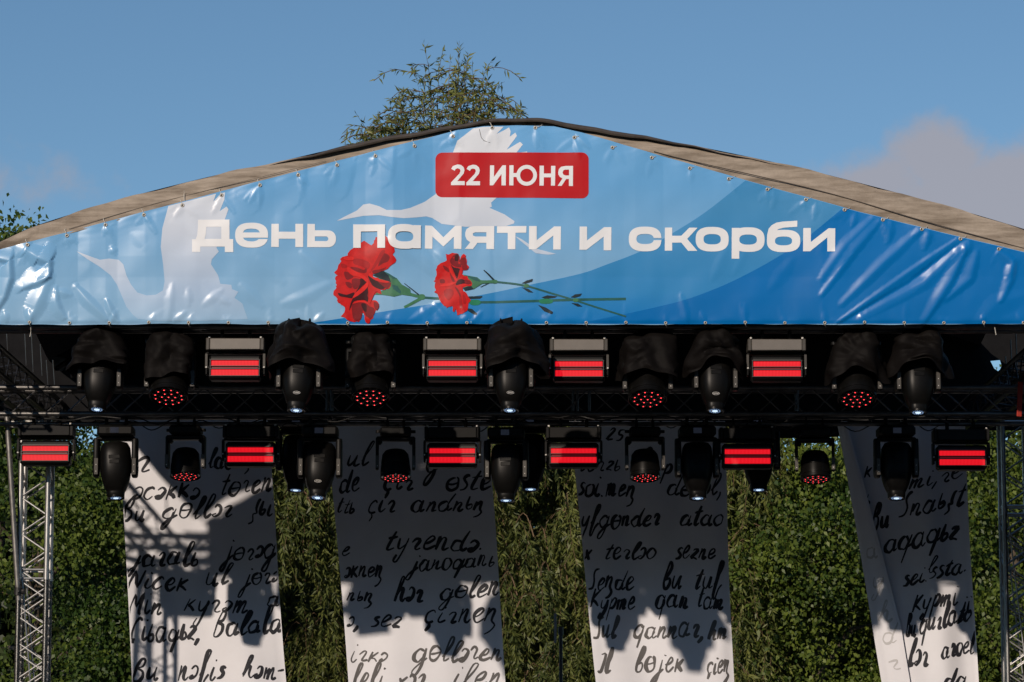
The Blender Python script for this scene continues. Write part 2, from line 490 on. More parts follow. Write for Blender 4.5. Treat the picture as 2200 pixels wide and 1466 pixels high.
def tower(px, Y, ztop, zfoot, label, group, joints, pitch=.165, mt=alu, xoff=0):
    c = at(px, 1200, Y)
    rt = empty('truss_tower', (c.x, Y, zfoot)); tag(rt, label, 'tower', group)
    h = .125; H = ztop - zfoot
    cor = [Vector((sx * h, sy * h, 0)) for sx, sy in ((-1, -1), (1, -1), (1, 1), (-1, 1))]
    cuts = [0] + [j - zfoot for j in joints] + [H]
    for q in cor:
        for z0, z1 in zip(cuts, cuts[1:]): seg(rt, 'chord', q + Vector((0, 0, z0 + .004)), q + Vector((0, 0, z1 - .004)), .0245, mt, 14)
    for z0, z1 in zip(cuts, cuts[1:]):
        n = max(1, int((z1 - z0 - .1) / pitch)); pt = (z1 - z0 - .1) / n
        for k in range(4):
            a, b = cor[k], cor[(k + 1) % 4]; u = (b - a).normalized() * .02
            for i in range(n):
                q0, q1 = (a + u, b - u) if (i + k // 2) % 2 == 0 else (b - u, a + u)
                seg(rt, 'brace', q0 + Vector((0, 0, z0 + .05 + pt * i + .012)), q1 + Vector((0, 0, z0 + .05 + pt * (i + 1) - .012)), .0085, mt, 7)
            for zz in (z0 + .04, z1 - .04): seg(rt, 'end_bar', a + u + Vector((0, 0, zz)), b - u + Vector((0, 0, zz)), .011, mt, 7)
    for j in joints:
        for q in cor: seg(rt, 'coupler', q + Vector((0, 0, j - zfoot - .05)), q + Vector((0, 0, j - zfoot + .05)), .0285, mt, 12)
    MB().box((0, 0, .012), (.5, .5, .024)).build('base_plate', rt, mt=mt)
    return rt
zc = at(75, 1236, 29.85).z
tL = tower(75, 29.85, at(75, 905, 29.85).z, 0, 'silver truss tower with the slanting pole clamped to it', 'upright truss towers', (zc, zc - 2.0))
wp = mat('white_block', (.7, .68, .64), .5, var=.15)
q = at(30, 912, 29.65) - Vector(tL.location)
MB().box((q.x, q.y, q.z), (.085, .05, .062), .006).build('corner_plate', tL, mt=wp)
q2 = at(75, 908, 29.65) - Vector(tL.location)
MB().box((q2.x, q2.y, q2.z), (.17, .05, .045), .006).build('corner_plate', tL, mt=wp)
MB().tube((q.x + .01, q.y - .022, q.z + .008), (q.x + .01, q.y - .032, q.z + .008), .007).build('bolt', tL, mt=blk_metal)
zr = at(2180, 1098, 32.3).z
tower(2183, 32.3, at(2180, 900, 32.3).z, 0, 'silver truss tower beside the folded letter cloth', 'upright truss towers', (zr, zr - 2.0))
tower(-190, 33.2, 5.4, 0, 'silver truss tower at the rear corner behind the slanting pole', 'upright truss towers', (3.4, 1.4))
tower(2330, 28.62, at(75, 905, 28.5).z, 0, 'silver truss tower at the front corner under the wrinkled end of the banner', 'upright truss towers', (3.4, 1.4))
# slanting pole with swivel clamp
pa, pb = at(14, 880, 29.6), at(40, 1290, 29.66)
pr = empty('slanting_pole', pb); tag(pr, 'slanting grey scaffold pole clamped beside the silver tower', 'pole')
MB().tube(pa - pb, (0, 0, 0), .0245, 14).build('tube', pr, 50, mt=mat('galvanised', (.32, .31, .30), .45, .8, var=.35, vscale=12))
cl = MB(); cl.tube((-.01, 0, .045), (-.004, 0, .115), .036, 12); cl.box((.03, .01, .08), (.06, .05, .05), .01); cl.tube((.0, -.05, .08), (.0, .03, .08), .01)
cl.build('swivel_clamp', pr, 50, mt=blk_metal)
# side trusses tying front and back
for px, lab in ((-40, 'short side truss by the slanting pole, running front to back'), (2250, 'short side truss by the wrinkled banner end, running front to back')):
    xx = at(px, 700, YF + .3).x
    box_truss('side_truss', (xx, YF + .2, zl + .42), (xx, 33.3, zl + .42), blk_metal, label=lab, group='side trusses')
# hanging wires and rods in the two corners
for px, y0, y1, Y in ((53, 724, 786, 30.4), (68, 742, 800, 30.9), (87, 766, 808, 31.4), (13, 705, 755, 29.2), (100, 800, 832, 31.8), (114, 800, 832, 32.2), (2182, 735, 815, 30.6), (2171, 756, 826, 31.2), (2160, 792, 828, 31.8)):
    wr = MB().tube(at(px, y0 - 26, Y), at(px + 4, y1, Y), .007, 6).build('hanging_rod', mt=dk_alu)
    tag(wr, 'thin steel rod hanging in the dark roof corner', 'rod', 'rods in the roof corners')
# red webbing strap at the corner
stp = MB().box((0, 0, 0), (.05, .012, .32), .004).build('webbing_strap', mt=mat('red_webbing', (.42, .035, .02), .8, var=.2, bump=.2, bscale=200))
stp.location = at(2191, 858, 29.25); stp.rotation_euler = (0, R(4), R(20))
tag(stp, 'red webbing strap hanging at the truss corner', 'strap')
# batten that the cloths hang from
YC = 32.0
za = at(1100, 900, YC).z
bt = MB().tube((-5.3, YC + .03, za + .02), (5.3, YC + .03, za + .02), .025, 12).build('cloth_batten', mt=dk_alu, smooth=50)
tag(bt, 'round batten pipe that the letter cloths hang from', 'pipe')
# stand on the deck between the second and third cloth
sb = at(1205, 1466, 33.2)
sd = empty('light_stand', (sb.x, 33.2, 1.2)); tag(sd, 'thin black stand with a pale strip on top between two letter cloths', 'stand')
zt = at(1205, 1356, 33.2).z - 1.2
MB().tube((0, 0, 0), (0, 0, zt), .018, 10).build('pole', sd, 50, mt=blk_metal)
for k in range(3):
    t = 2 * PI * k / 3 + .4
    MB().tube((0, 0, .35), (.4 * math.cos(t), .4 * math.sin(t), .01), .011).build('leg', sd, mt=blk_metal)
MB().tube((0, 0, zt - .04), (0, 0, zt + .04), .026, 10).build('collar', sd, mt=blk_metal)
q = at(1193, 1350, 33.17) - Vector(sd.location)
MB().box((q.x, q.y, q.z), (.026, .02, .3), .004).build('light_strip', sd, mt=mat('grey_plastic', (.22, .23, .25), .5, var=.2))

# black drapes added out of view on both sides to cut sky light
for sx_, lab in ((-5.3, 'black pleated drape added out of view to cut side light, by the slanting pole'), (5.45, 'black pleated drape added out of view to cut side light, by the wrinkled banner end')):
    vs, fs = [], []; ny_ = 90
    for k in range(ny_ + 1):
        Y_ = 28.5 + 4.6 * k / ny_
        for z_ in (1.3, 3.5, 5.9): vs.append((sx_ + .04 * math.sin(k * .9) + .015 * math.sin(k * 2.3 + z_), Y_, z_))
    for k in range(ny_):
        for j in range(2): a_ = k * 3 + j; fs.append((a_, a_ + 3, a_ + 4, a_ + 1))
    tag(MB().add(vs, fs).build('light_block_drape', None, 179, mt=bord_m), lab, 'drape', 'added side drapes')

# ================================================================== printed vinyl banner
BBOT = 698.0
ban = empty('event_banner', at(1100, BBOT, YB))
tag(ban, 'large blue vinyl banner with white Cyrillic words, cranes and red carnations', 'banner')
BO = Vector(ban.location)
# creases: polyline, ramp width on the side towards the light, steep width on the other (px), height (mm)
CR = [([(1888, 478), (1835, 540), (1765, 635)], 13, 9, 14), ([(1874, 472), (1815, 530), (1764, 600)], 14, 14, 11), ([(1975, 497), (1900, 565), (1808, 655)], 15, 11, 14),
      ([(2056, 516), (1955, 585), (1795, 697)], 8, 7, 11), ([(2062, 524), (1950, 612), (1800, 700)], 6, 16, -16), ([(2066, 528), (1985, 606), (1850, 680)], 15, 14, 14),
      ([(2072, 540), (2042, 606), (1986, 692)], 19, 8, 19), ([(2098, 548), (2084, 600), (2032, 645)], 17, 9, 15), ([(2147, 545), (2174, 566), (2172, 600), (2150, 648)], 16, 6, 17), ([(2185, 560), (2160, 600)], 12, 10, 6),
      ([(1914, 482), (1908, 520)], 14, 5, 12), ([(1996, 500), (1986, 535)], 14, 5, 12), ([(1838, 462), (1830, 486)], 10, 4, 8), ([(1752, 440), (1748, 470)], 8, 5, 6), ([(1662, 412), (1660, 446)], 8, 5, 5), ([(2082, 522), (2074, 548)], 12, 4, 11),
      ([(2100, 697), (2140, 655), (2200, 636)], 20, 20, 9), ([(1700, 560), (1655, 620)], 14, 14, 4), ([(1560, 540), (1530, 600)], 12, 12, 3.4), ([(1600, 545), (1575, 590)], 9, 9, 2.5),
      ([(60, 540), (84, 556), (107, 565), (107, 596)], 36, 6, 31), ([(107, 596), (84, 607), (52, 620)], 30, 8, 24), ([(107, 594), (94, 628), (78, 660), (68, 690)], 22, 16, 19), ([(121, 624), (122, 650), (128, 668), (140, 684)], 17, 5, 17),
      ([(122, 626), (150, 634)], 10, 10, 9), ([(165, 618), (190, 648), (230, 686)], 15, 9, 14), ([(231, 648), (240, 672), (253, 692)], 10, 4, 14), ([(-20, 552), (22, 563), (23, 600), (10, 640), (-12, 676)], 26, 5, 26),
      ([(-40, 620), (-10, 575)], 14, 8, 15), ([(10, 672), (15, 691)], 10, 4, 9), ([(66, 692), (62, 668)], 8, 5, 9), ([(240, 533), (247, 546)], 9, 4, 7), ([(362, 690), (368, 650), (372, 616)], 12, 8, 6), ([(407, 655), (405, 625)], 9, 8, 5.5),
      ([(440, 655), (476, 626)], 10, 10, 5), ([(520, 616), (562, 658)], 13, 12, 5.5), ([(470, 640), (492, 654)], 9, 6, 6), ([(375, 692), (397, 674)], 8, 7, 6.5), ([(678, 692), (694, 676)], 8, 7, 6), ([(880, 692), (945, 650)], 10, 10, 5), ([(935, 656), (964, 692)], 10, 6, 7),
      ([(993, 664), (1012, 694)], 7, 4, 8), ([(1032, 674), (1013, 694)], 7, 4, 7), ([(838, 518), (900, 560), (940, 592)], 14, 12, 6), ([(880, 525), (950, 580)], 10, 8, 4), ([(930, 538), (995, 594)], 12, 12, 5), ([(650, 545), (704, 594)], 12, 12, 5), ([(560, 560), (606, 606)], 16, 16, 4),
      ([(1476, 695), (1472, 672), (1462, 636)], 9, 4, 8), ([(610, 654), (650, 642), (706, 612)], 14, 14, 6), ([(1052, 545), (1053, 692)], 34, 3, 4.5), ([(1150, 500), (1151, 640)], 30, 3, 3.5), ([(1250, 505), (1250, 645)], 30, 4, 2.5), ([(985, 340), (985, 470)], 30, 4, 3),
      ([(250, 420), (246, 480)], 24, 5, 3.5), ([(560, 405), (556, 450)], 40, 4, 4), ([(655, 372), (640, 440)], 46, 4, 4), ([(980, 288), (970, 308)], 9, 4, 8), ([(1240, 294), (1264, 318)], 8, 6, 7), ([(760, 350), (742, 420)], 44, 4, 4), ([(846, 330), (838, 392)], 40, 4, 4)]
EYT = [(x / 2.973, 250 + y / 2.973) for x, y in ((180, 828), (430, 765), (677, 698), (923, 635), (1168, 573), (1418, 510), (1663, 447), (1907, 381), (2155, 318))]
EYT += [(680 + x / 2.973, 230 + y / 2.973) for x, y in ((378, 320), (627, 255), (873, 193), (1123, 138), (1398, 138), (1647, 200), (1890, 265), (2140, 330))]
EYT += [(1400 + x / 2.75, 250 + y / 2.75) for x, y in ((225, 313), (455, 375), (683, 436), (910, 497), (1137, 558), (1363, 617), (1592, 673), (1820, 730), (2047, 790))]
EYB = [(65 + 85.3 * k, 695 if k % 3 else 694.3) for k in range(-1, 26)]
CRS = list(CR)
tr_ = random.Random(5)
for x, y in EYT:
    for k in range(3):
        an = R(tr_.uniform(35, 145)); ln = tr_.uniform(16, 46); CRS.append(([(x + 4 * math.cos(an), y + 4 * math.sin(an)), (x + ln * math.cos(an), y + ln * math.sin(an))], tr_.uniform(5, 9), 7, tr_.uniform(1.6, 4.0)))
for x, y in EYB:
    for k in range(2):
        an = R(tr_.uniform(-140, -40)); ln = tr_.uniform(14, 40); CRS.append(([(x + 4 * math.cos(an), y - 1), (x + ln * math.cos(an), y + ln * math.sin(an))], tr_.uniform(5, 9), 7, tr_.uniform(1.5, 4.5)))
for k in range(46):
    x = tr_.uniform(0, 2200); y = tr_.uniform(max(interp(BTOP, x) + 30, 330), 680); an = R(tr_.choice([tr_.uniform(60, 120), tr_.uniform(0, 180)])); ln = tr_.uniform(20, 70)
    CRS.append(([(x, y), (x + ln * math.cos(an), y + ln * math.sin(an))], tr_.uniform(10, 26), tr_.uniform(8, 20), tr_.uniform(.8, 2.4)))
KX = np.array([84, 168, 253, 337, 421, 505, 590, 674, 759, 845, 930, 1015, 1053, 1150, 1250, 1340, 1425, 1510, 1590, 1680, 1765], float)
KS = rng.normal(0, .055, len(KX))
KT = rng.uniform(0, 1, len(KX))
def height(x, y):
    """how far (m) the vinyl stands out towards the viewer at a point of the banner"""
    x = np.asarray(x, float); y = np.asarray(y, float)
    h = np.zeros_like(x)
    for pl, wl, wr, am in CRS:
        xx, yy = [p[0] for p in pl], [p[1] for p in pl]; wm = max(wl, wr * 1.3, 15) * 1.2
        I = np.nonzero((x > min(xx) - wm) & (x < max(xx) + wm) & (y > min(yy) - wm) & (y < max(yy) + wm))[0]
        if not len(I): continue
        X, Y = x[I], y[I]
        best = np.full_like(X, 1e9); tt = np.zeros_like(X); lit = np.zeros_like(X); tot = len(pl) - 1
        for i, ((x0, y0), (x1, y1)) in enumerate(zip(pl, pl[1:])):
            dx, dy = x1 - x0, y1 - y0; l2 = dx * dx + dy * dy
            t = np.clip(((X - x0) * dx + (Y - y0) * dy) / l2, 0, 1)
            d = np.hypot(X - x0 - t * dx, Y - y0 - t * dy)
            k = d < best; best = np.where(k, d, best); tt = np.where(k, (i + t) / tot, tt); lit = np.where(k, (X - x0 - t * dx) * -.81 + (Y - y0 - t * dy) * -.58, lit)
        kk = np.clip(.5 + 1.3 * lit / (best + 1e-6), 0, 1); kk = kk * kk * (3 - 2 * kk)      # 1 on the side towards the light
        sd = (kk * wl + (1 - kk) * max(wr, 8) * 1.15) * (.45 + .75 * np.sin(PI * (.12 + .76 * tt)))
        q = best / sd
        prof = np.where(q < 1, 1.06 - np.sqrt(q * q + .0036), 0).clip(0, None); prof = prof * prof * (3 - 2 * prof) * .45 + prof * .55
        h[I] += am * (.72 if pl[0][0] > 1300 else 1.0) * prof * np.clip(.25 + .75 * np.sin(PI * (.1 + .8 * tt)), 0, 1)
    # old packing folds: tiny changes of slope along upright lines and one level line
    for k, s, t in zip(KX, KS, KT):
        h += 3.0 * s * np.abs(((x - k) / 1.0)).clip(0, 60) * (.4 + .6 * np.exp(-((y - (300 + 400 * t)) / 120) ** 2))
    h += .07 * np.abs(y - 597).clip(0, 45)
    h += 6 * np.sin(x * .0087 + y * .006) + 4 * np.sin(x * .021 - y * .011 + 1) + 1.3 * np.sin(x * .05 + y * .043)
    h += .25 * np.sin(.11 * x + .06 * y + 2 * np.sin(.03 * x - .05 * y))
    # ripples along both hems, pulled in at each eyelet
    top = np.interp(x, [p[0] for p in BTOP], [p[1] for p in BTOP])
    h += 3.0 * np.exp(-((y - top) / 12) ** 2) * np.sin((x - 20) * 2 * PI / 84.2) + .3 * np.exp(-((y - top) / 16)) * np.sin(.45 * y + .12 * x + 2 * np.sin(.05 * x))
    h += 4.0 * np.exp(-((y - BBOT) / 9) ** 2) * np.sin((x - 65) * 2 * PI / 85.3 + .6) - 7 * np.exp(-((y - BBOT) / 5) ** 2)
    return h / 1000.0 + .012
def on_banner(x, y, off=0.0):
    """pixel arrays -> local positions and surface normals"""
    h = height(x, y); e = 1.2
    p = np.array([tuple(at(a, b, YB)) for a, b in zip(x, y)])
    mpp = YB / F
    hx = (height(x + e, y) - height(x - e, y)) / (2 * e * mpp); hz = -(height(x, y + e) - height(x, y - e)) / (2 * e * mpp)
    nrm = np.stack([-hx, -np.ones_like(hx), -hz], 1); nrm /= np.linalg.norm(nrm, axis=1)[:, None]
    p[:, 1] -= h + off
    return p - np.array(BO), nrm
def sheet(name, parts, parent, pitch=5.0, off=.0015):
    """parts = [(loops, material)] printed one over the other on the banner -> one mesh"""
    V, NR, Fs, MI, mts = [], [], [], [], []
    for k, (loops, mt) in enumerate(parts):
        v, f = fill(loops, pitch)
        p, nr = on_banner(v[:, 0], v[:, 1], off + .00018 * k)
        b = sum(map(len, V)); V.append(p); NR.append(nr); Fs.append(f + b)
        if mt not in mts: mts.append(mt)
        MI += [mts.index(mt)] * len(f)
    V = np.concatenate(V); NR = np.concatenate(NR); Fs = np.concatenate(Fs)
    # face the viewer
    a, b, c = V[Fs[:, 0]], V[Fs[:, 1]], V[Fs[:, 2]]
    flip = np.cross(b - a, c - a)[:, 1] > 0
    Fs[flip] = Fs[flip][:, ::-1]
    me = bpy.data.meshes.new(name); me.from_pydata(V.tolist(), [], Fs.tolist())
    for q in mts: me.materials.append(q)
    me.polygons.foreach_set('material_index', MI)
    me.polygons.foreach_set('use_smooth', [True] * len(me.polygons)); me.update()
    me.normals_split_custom_set_from_vertices(NR.tolist())
    return link(bpy.data.objects.new(name, me), parent)
ZT, ZB = at(1100, 270, YB).z - BO.z, 0.0
GL = dict(rough=.28, spec=.46)
base_m = grad_mat('print_sky_blue', [(0, alb(136, 171, 194)), (.35, alb(121, 165, 195)), (.7, alb(102, 158, 197)), (1, alb(106, 162, 201))], 'z', ZB, ZT, **GL)
mid_m = grad_mat('print_mid_blue', [(0, alb(10, 112, 172)), (.16, alb(50, 128, 176)), (.6, alb(70, 136, 176)), (1, alb(50, 126, 174))], 'z', ZB, ZT, **GL)
deep_m = grad_mat('print_deep_blue', [(0, alb(0, 102, 162)), (1, alb(6, 110, 172))], 'z', ZB, ZT, **GL)
crane_m = grad_mat('print_crane_white', [(0, alb(150, 178, 198)), (.18, alb(170, 184, 200)), (.45, alb(200, 200, 204)), (.8, alb(222, 216, 212))], 'z', ZB, ZT, **GL)
white_m = mat('print_white', alb(233, 223, 214), .3, spec=.5)
red_m = mat('print_red', alb(190, 22, 26), .3, spec=.28, var=.12, vscale=3)
# base sheet as a regular grid
xs = np.arange(-62, 2262.1, 3.0); rows = 124
X, Yp = [], []
for x in xs:
    t0 = interp(BTOP, x)
    b0 = BBOT + .9 * math.sin(x * .011) + .6 * math.sin(x * .05)
    yy = t0 + (b0 - t0) * np.linspace(0, 1, rows); X += [x] * rows; Yp += yy.tolist()
p, nr = on_banner(np.array(X), np.array(Yp))
fs = []
for i in range(len(xs) - 1):
    for k in range(rows - 1):
        a = i * rows + k; fs.append((a, a + 1, a + rows + 1, a + rows))
me = bpy.data.meshes.new('vinyl_sheet'); me.from_pydata(p.tolist(), [], fs); me.materials.append(base_m)
me.polygons.foreach_set('use_smooth', [True] * len(me.polygons)); me.update(); me.normals_split_custom_set_from_vertices(nr.tolist())
link(bpy.data.objects.new('vinyl_sheet', me), ban)
def ztop(x): return interp(BTOP, x) + 1.0
ZL = lambda pts, ox, oy, s: [(ox + x / s, oy + y / s) for x, y in pts]
c1 = smooth_curve([(660, 697), (680, 694), (811, 673), (942, 652), (1036, 635), (1147, 612), (1248, 590), (1304, 570), (1373, 543), (1424, 515), (1512, 460), (1601, 389.3)], 5)
c2 = smooth_curve([(1235, 697.5), (1245, 696), (1339, 677), (1410, 661), (1480, 643), (1560, 612), (1633, 575), (1684, 545), (1727, 517), (1811, 448.2)], 5)
edge_r = [(x, ztop(x)) for x in range(1620, 1811, 20)]
sheet('printed_wave', [([c1 + edge_r + c2[::-1]], mid_m)], ban)
edge2 = [(x, ztop(x)) for x in range(1830, 2260, 20)]
sheet('printed_wave', [([c2 + edge2 + [(2260, ztop(2260)), (2260, 697)]], deep_m)], ban, 4.5)
# cranes
cr1 = ZL([(1078, 578), (1040, 720), (1030, 840), (1045, 950), (1055, 1060), (1045, 1118), (1000, 1145), (940, 1150), (880, 1130), (840, 1080), (810, 1020), (790, 950), (760, 920), (700, 912), (640, 920), (570, 895), (490, 865),
          (560, 915), (640, 965), (710, 1020), (750, 1080), (780, 1150), (810, 1220), (850, 1270), (885, 1300), (1000, 1312), (1300, 1312), (1585, 1300), (1560, 1230), (1550, 1200), (1500, 1165), (1525, 1125), (1485, 1110), (1480, 1082),
          (1410, 1075), (1395, 1020), (1350, 950), (1355, 920), (1400, 870), (1385, 845), (1420, 780), (1440, 660), (1462, 600), (1450, 583), (1405, 612), (1435, 540), (1440, 492), (1415, 497), (1365, 550), (1383, 500)], 0, 250, 2.973)
sheet('printed_crane', [([cr1], crane_m)], ban)
cr2 = ZL([(1000, 142), (1060, 133), (1120, 131), (1195, 131), (1150, 178), (1195, 155), (1230, 135), (1240, 160), (1235, 195), (1270, 168), (1280, 190), (1215, 278), (1300, 228), (1318, 245), (1275, 300), (1345, 290), (1345, 310), (1240, 420),
          (1150, 585), (1115, 615), (1120, 640), (1105, 648), (1200, 690), (1265, 735), (1260, 750), (1210, 765), (1100, 765), (950, 770), (800, 750), (740, 712), (700, 702), (640, 710), (560, 717), (480, 710), (400, 697), (300, 700),
          (220, 715), (130, 732), (180, 705), (260, 665), (300, 628), (340, 622), (400, 640), (450, 665), (540, 665), (600, 650), (690, 610), (760, 560), (840, 420), (870, 300), (900, 220), (940, 190)], 680, 230, 2.973)
leg = ZL([(1270, 830), (1310, 850), (1400, 910), (1530, 945), (1480, 950), (1400, 940), (1290, 850)], 680, 230, 2.973)
sheet('printed_crane', [([cr2], crane_m), ([leg], crane_m)], ban)
# carnations ------------------------------------------------------------
def jag(lp, amp=1.3, step=4.0):
    o = []
    for (x0, y0), (x1, y1) in zip(lp, lp[1:] + lp[:1]):
        n = max(1, int(math.hypot(x1 - x0, y1 - y0) / step))
        for k in range(n):
            t = k / n; o.append((x0 + (x1 - x0) * t + random.uniform(-amp, amp), y0 + (y1 - y0) * t + random.uniform(-amp, amp)))
    return o
def pm(name, c): return mat(name, alb(*c), .32, spec=.28, var=.22, vscale=16)
PR, PD, PK, PL_, PM_ = pm('petal_red', (204, 26, 24)), pm('petal_dark', (132, 22, 26)), pm('petal_shadow', (62, 14, 20)), pm('petal_bright', (226, 36, 30)), pm('petal_mid', (172, 24, 26))
GS, GD, GL_ = pm('stem_green', (44, 92, 84)), pm('sepal_dark', (30, 44, 48)), pm('sepal_green', (70, 118, 82))
def stroke(pts, w0, w1=None):
    pts = smooth_curve(pts, 5); w1 = w0 if w1 is None else w1; l, r = [], []
    for i, (x, y) in enumerate(pts):
        a = pts[max(i - 1, 0)]; b = pts[min(i + 1, len(pts) - 1)]
        dx, dy = b[0] - a[0], b[1] - a[1]; d = math.hypot(dx, dy) or 1; ww = (w0 + (w1 - w0) * i / (len(pts) - 1)) / 2
        l.append((x - dy / d * ww, y + dx / d * ww)); r.append((x + dy / d * ww, y - dx / d * ww))
    return l + r[::-1]
z1 = lambda q: ZL(q, 700, 500, 7.33); z2 = lambda q: ZL(q, 920, 535, 9.456); z8 = lambda q: ZL(q, 690, 490, 3.235)
st1 = [([z8(q)], c) for q, c in [([(1020, 481), (1120, 478), (1122, 486), (1105, 497), (1030, 500)], GD), ([(1010, 562), (1050, 568), (1085, 600), (1082, 610), (1060, 606), (1020, 582)], GD),
       ([(1530, 488), (1570, 474), (1642, 480), (1625, 492), (1560, 499)], GD), ([(1505, 538), (1560, 558), (1612, 590), (1605, 606), (1550, 585)], GD)]]
st1 += [([stroke(z8([(545, 425), (620, 465), (700, 485)]), 7, 6)], GL_), ([stroke(z8([(690, 486), (820, 496), (1040, 521), (1500, 513), (1650, 508), (2117, 498)]), 5, 5.5)], GS),
        ([stroke(z8([(578, 556), (620, 535), (700, 490)]), 5, 7)], GL_), ([stroke(z8([(578, 390), (630, 430), (690, 478)]), 1.2, 3)], GD),
        ([sup(690 + 700 / 3.235, 490 + 484 / 3.235, 7, 6)], GL_), ([sup(690 + 1562 / 3.235, 490 + 515 / 3.235, 15, 5.5)], pm('node_green', (40, 120, 84))), ([sup(690 + 1070 / 3.235, 490 + 523 / 3.235, 12, 6)], pm('node_green', (40, 120, 84)))]
cal1 = [([z1([(740, 680), (905, 615), (990, 670), (1120, 730), (1200, 830), (1330, 900), (1345, 1010), (1200, 990), (1080, 1020), (900, 990), (745, 985), (870, 930), (1000, 900), (1030, 830)])], GL_),
        ([z1([(740, 680), (905, 615), (990, 670), (1030, 800), (850, 730)])], GD), ([z1([(1040, 830), (1130, 850), (1190, 940), (1180, 980), (1060, 900)])], GS), ([z1([(905, 612), (1000, 660), (1130, 740), (1060, 740), (980, 680)])], GS)]
fl1 = z1([(555, 180), (600, 145), (670, 175), (730, 220), (760, 170), (785, 85), (815, 90), (870, 70), (940, 60), (975, 85), (990, 140), (1040, 200), (1085, 250), (1085, 310), (1060, 360), (1095, 400), (1108, 450), (1090, 490), (1040, 520), (1000, 565), (940, 600), (860, 625), (740, 660),
          (735, 700), (830, 730), (940, 775), (1025, 795), (1030, 850), (990, 900), (900, 920), (870, 910), (875, 975), (800, 960), (745, 990), (735, 1075), (800, 1085), (850, 1140), (845, 1190), (820, 1230), (785, 1235), (775, 1290), (740, 1350), (710, 1380), (695, 1430), (650, 1440), (620, 1400),
          (615, 1330), (590, 1280), (570, 1270), (560, 1370), (520, 1410), (450, 1410), (370, 1400), (310, 1360), (245, 1325), (285, 1260), (310, 1190), (270, 1160), (195, 1110), (180, 1050), (130, 990), (120, 930), (165, 890), (170, 830), (150, 740), (180, 680), (135, 630), (190, 590), (205, 520),
          (250, 460), (225, 420), (265, 385), (345, 380), (350, 340), (390, 290), (430, 250), (500, 230)])
def sm(q): return smooth_curve(q, 3, True)
P1 = [([jag(fl1)], PR)] + [([sm(z1(q))], c) for q, c in [
    ([(880, 340), (960, 350), (1010, 400), (980, 470), (900, 500), (825, 545), (860, 440)], PD), ([(940, 300), (900, 380), (850, 470), (760, 580), (690, 650), (800, 440), (880, 300)], PM_),
    ([(460, 420), (600, 440), (700, 500), (660, 590), (560, 540), (440, 500)], PM_), ([(390, 555), (500, 560), (600, 600), (640, 560), (640, 640), (540, 640), (440, 600)], PD),
    ([(740, 610), (860, 590), (960, 560), (880, 620), (760, 660)], PD), ([(290, 630), (380, 640), (440, 700), (380, 745), (320, 740)], PD), ([(240, 500), (330, 520), (330, 560), (260, 560)], PM_),
    ([(310, 790), (400, 800), (410, 880), (350, 870)], PD), ([(420, 740), (540, 740), (560, 800), (480, 900), (420, 860)], PD), ([(200, 960), (330, 990), (450, 950), (430, 1040), (320, 1030), (220, 1010)], PK),
    ([(545, 735), (610, 745), (640, 790), (560, 870), (470, 960), (540, 830)], PK), ([(665, 690), (720, 720), (830, 760), (960, 850), (880, 905), (760, 860), (710, 800)], PK), ([(820, 770), (1015, 800), (1010, 850), (960, 895), (900, 850)], PD),
    ([(640, 870), (665, 900), (665, 1090), (600, 1070), (450, 1090), (400, 1180), (370, 1235), (420, 1060), (560, 950)], PK), ([(700, 880), (740, 960), (700, 1060), (660, 1000)], PM_),
    ([(420, 1140), (520, 1100), (610, 1110), (690, 1170), (760, 1200), (765, 1290), (700, 1370), (640, 1330), (585, 1230), (555, 1370), (450, 1390), (415, 1250)], PD), ([(640, 1330), (700, 1380), (690, 1430), (650, 1435), (622, 1395)], PR),
    ([(560, 1130), (640, 1140), (640, 1260), (590, 1220)], PK), ([(350, 555), (470, 620), (600, 680), (675, 765), (640, 785), (560, 720), (430, 690), (345, 615)], PL_), ([(640, 800), (675, 770), (665, 860), (560, 965), (425, 1045), (480, 950), (600, 850)], PL_),
    ([(690, 650), (740, 700), (840, 740), (1010, 790), (900, 800), (760, 750), (690, 690)], PL_), ([(430, 1130), (520, 1085), (620, 1090), (700, 1160), (600, 1110), (510, 1110)], PL_), ([(680, 900), (760, 900), (850, 930), (870, 970), (790, 940), (730, 1060), (690, 1120)], PR),
    ([(760, 1100), (840, 1140), (820, 1220), (770, 1200)], PD), ([(270, 400), (420, 390), (440, 440), (330, 450)], PL_)]]
fl2 = z2([(360, 125), (410, 130), (480, 95), (590, 105), (635, 160), (630, 210), (612, 258), (650, 220), (690, 150), (730, 110), (760, 140), (775, 230), (790, 330), (820, 370), (820, 420), (780, 450), (700, 455), (700, 530), (720, 560), (790, 560), (830, 630), (890, 690), (890, 760), (800, 780), (700, 790), (720, 870),
          (780, 910), (810, 980), (870, 1060), (820, 1120), (815, 1200), (790, 1280), (690, 1330), (590, 1355), (568, 1240), (540, 1295), (505, 1290), (495, 1180), (380, 1205), (300, 1140), (250, 1080), (215, 980), (195, 935), (120, 890), (155, 850), (130, 790), (140, 700), (105, 665), (150, 640), (135, 600), (180, 540), (155, 430), (190, 370), (260, 300), (375, 260)])
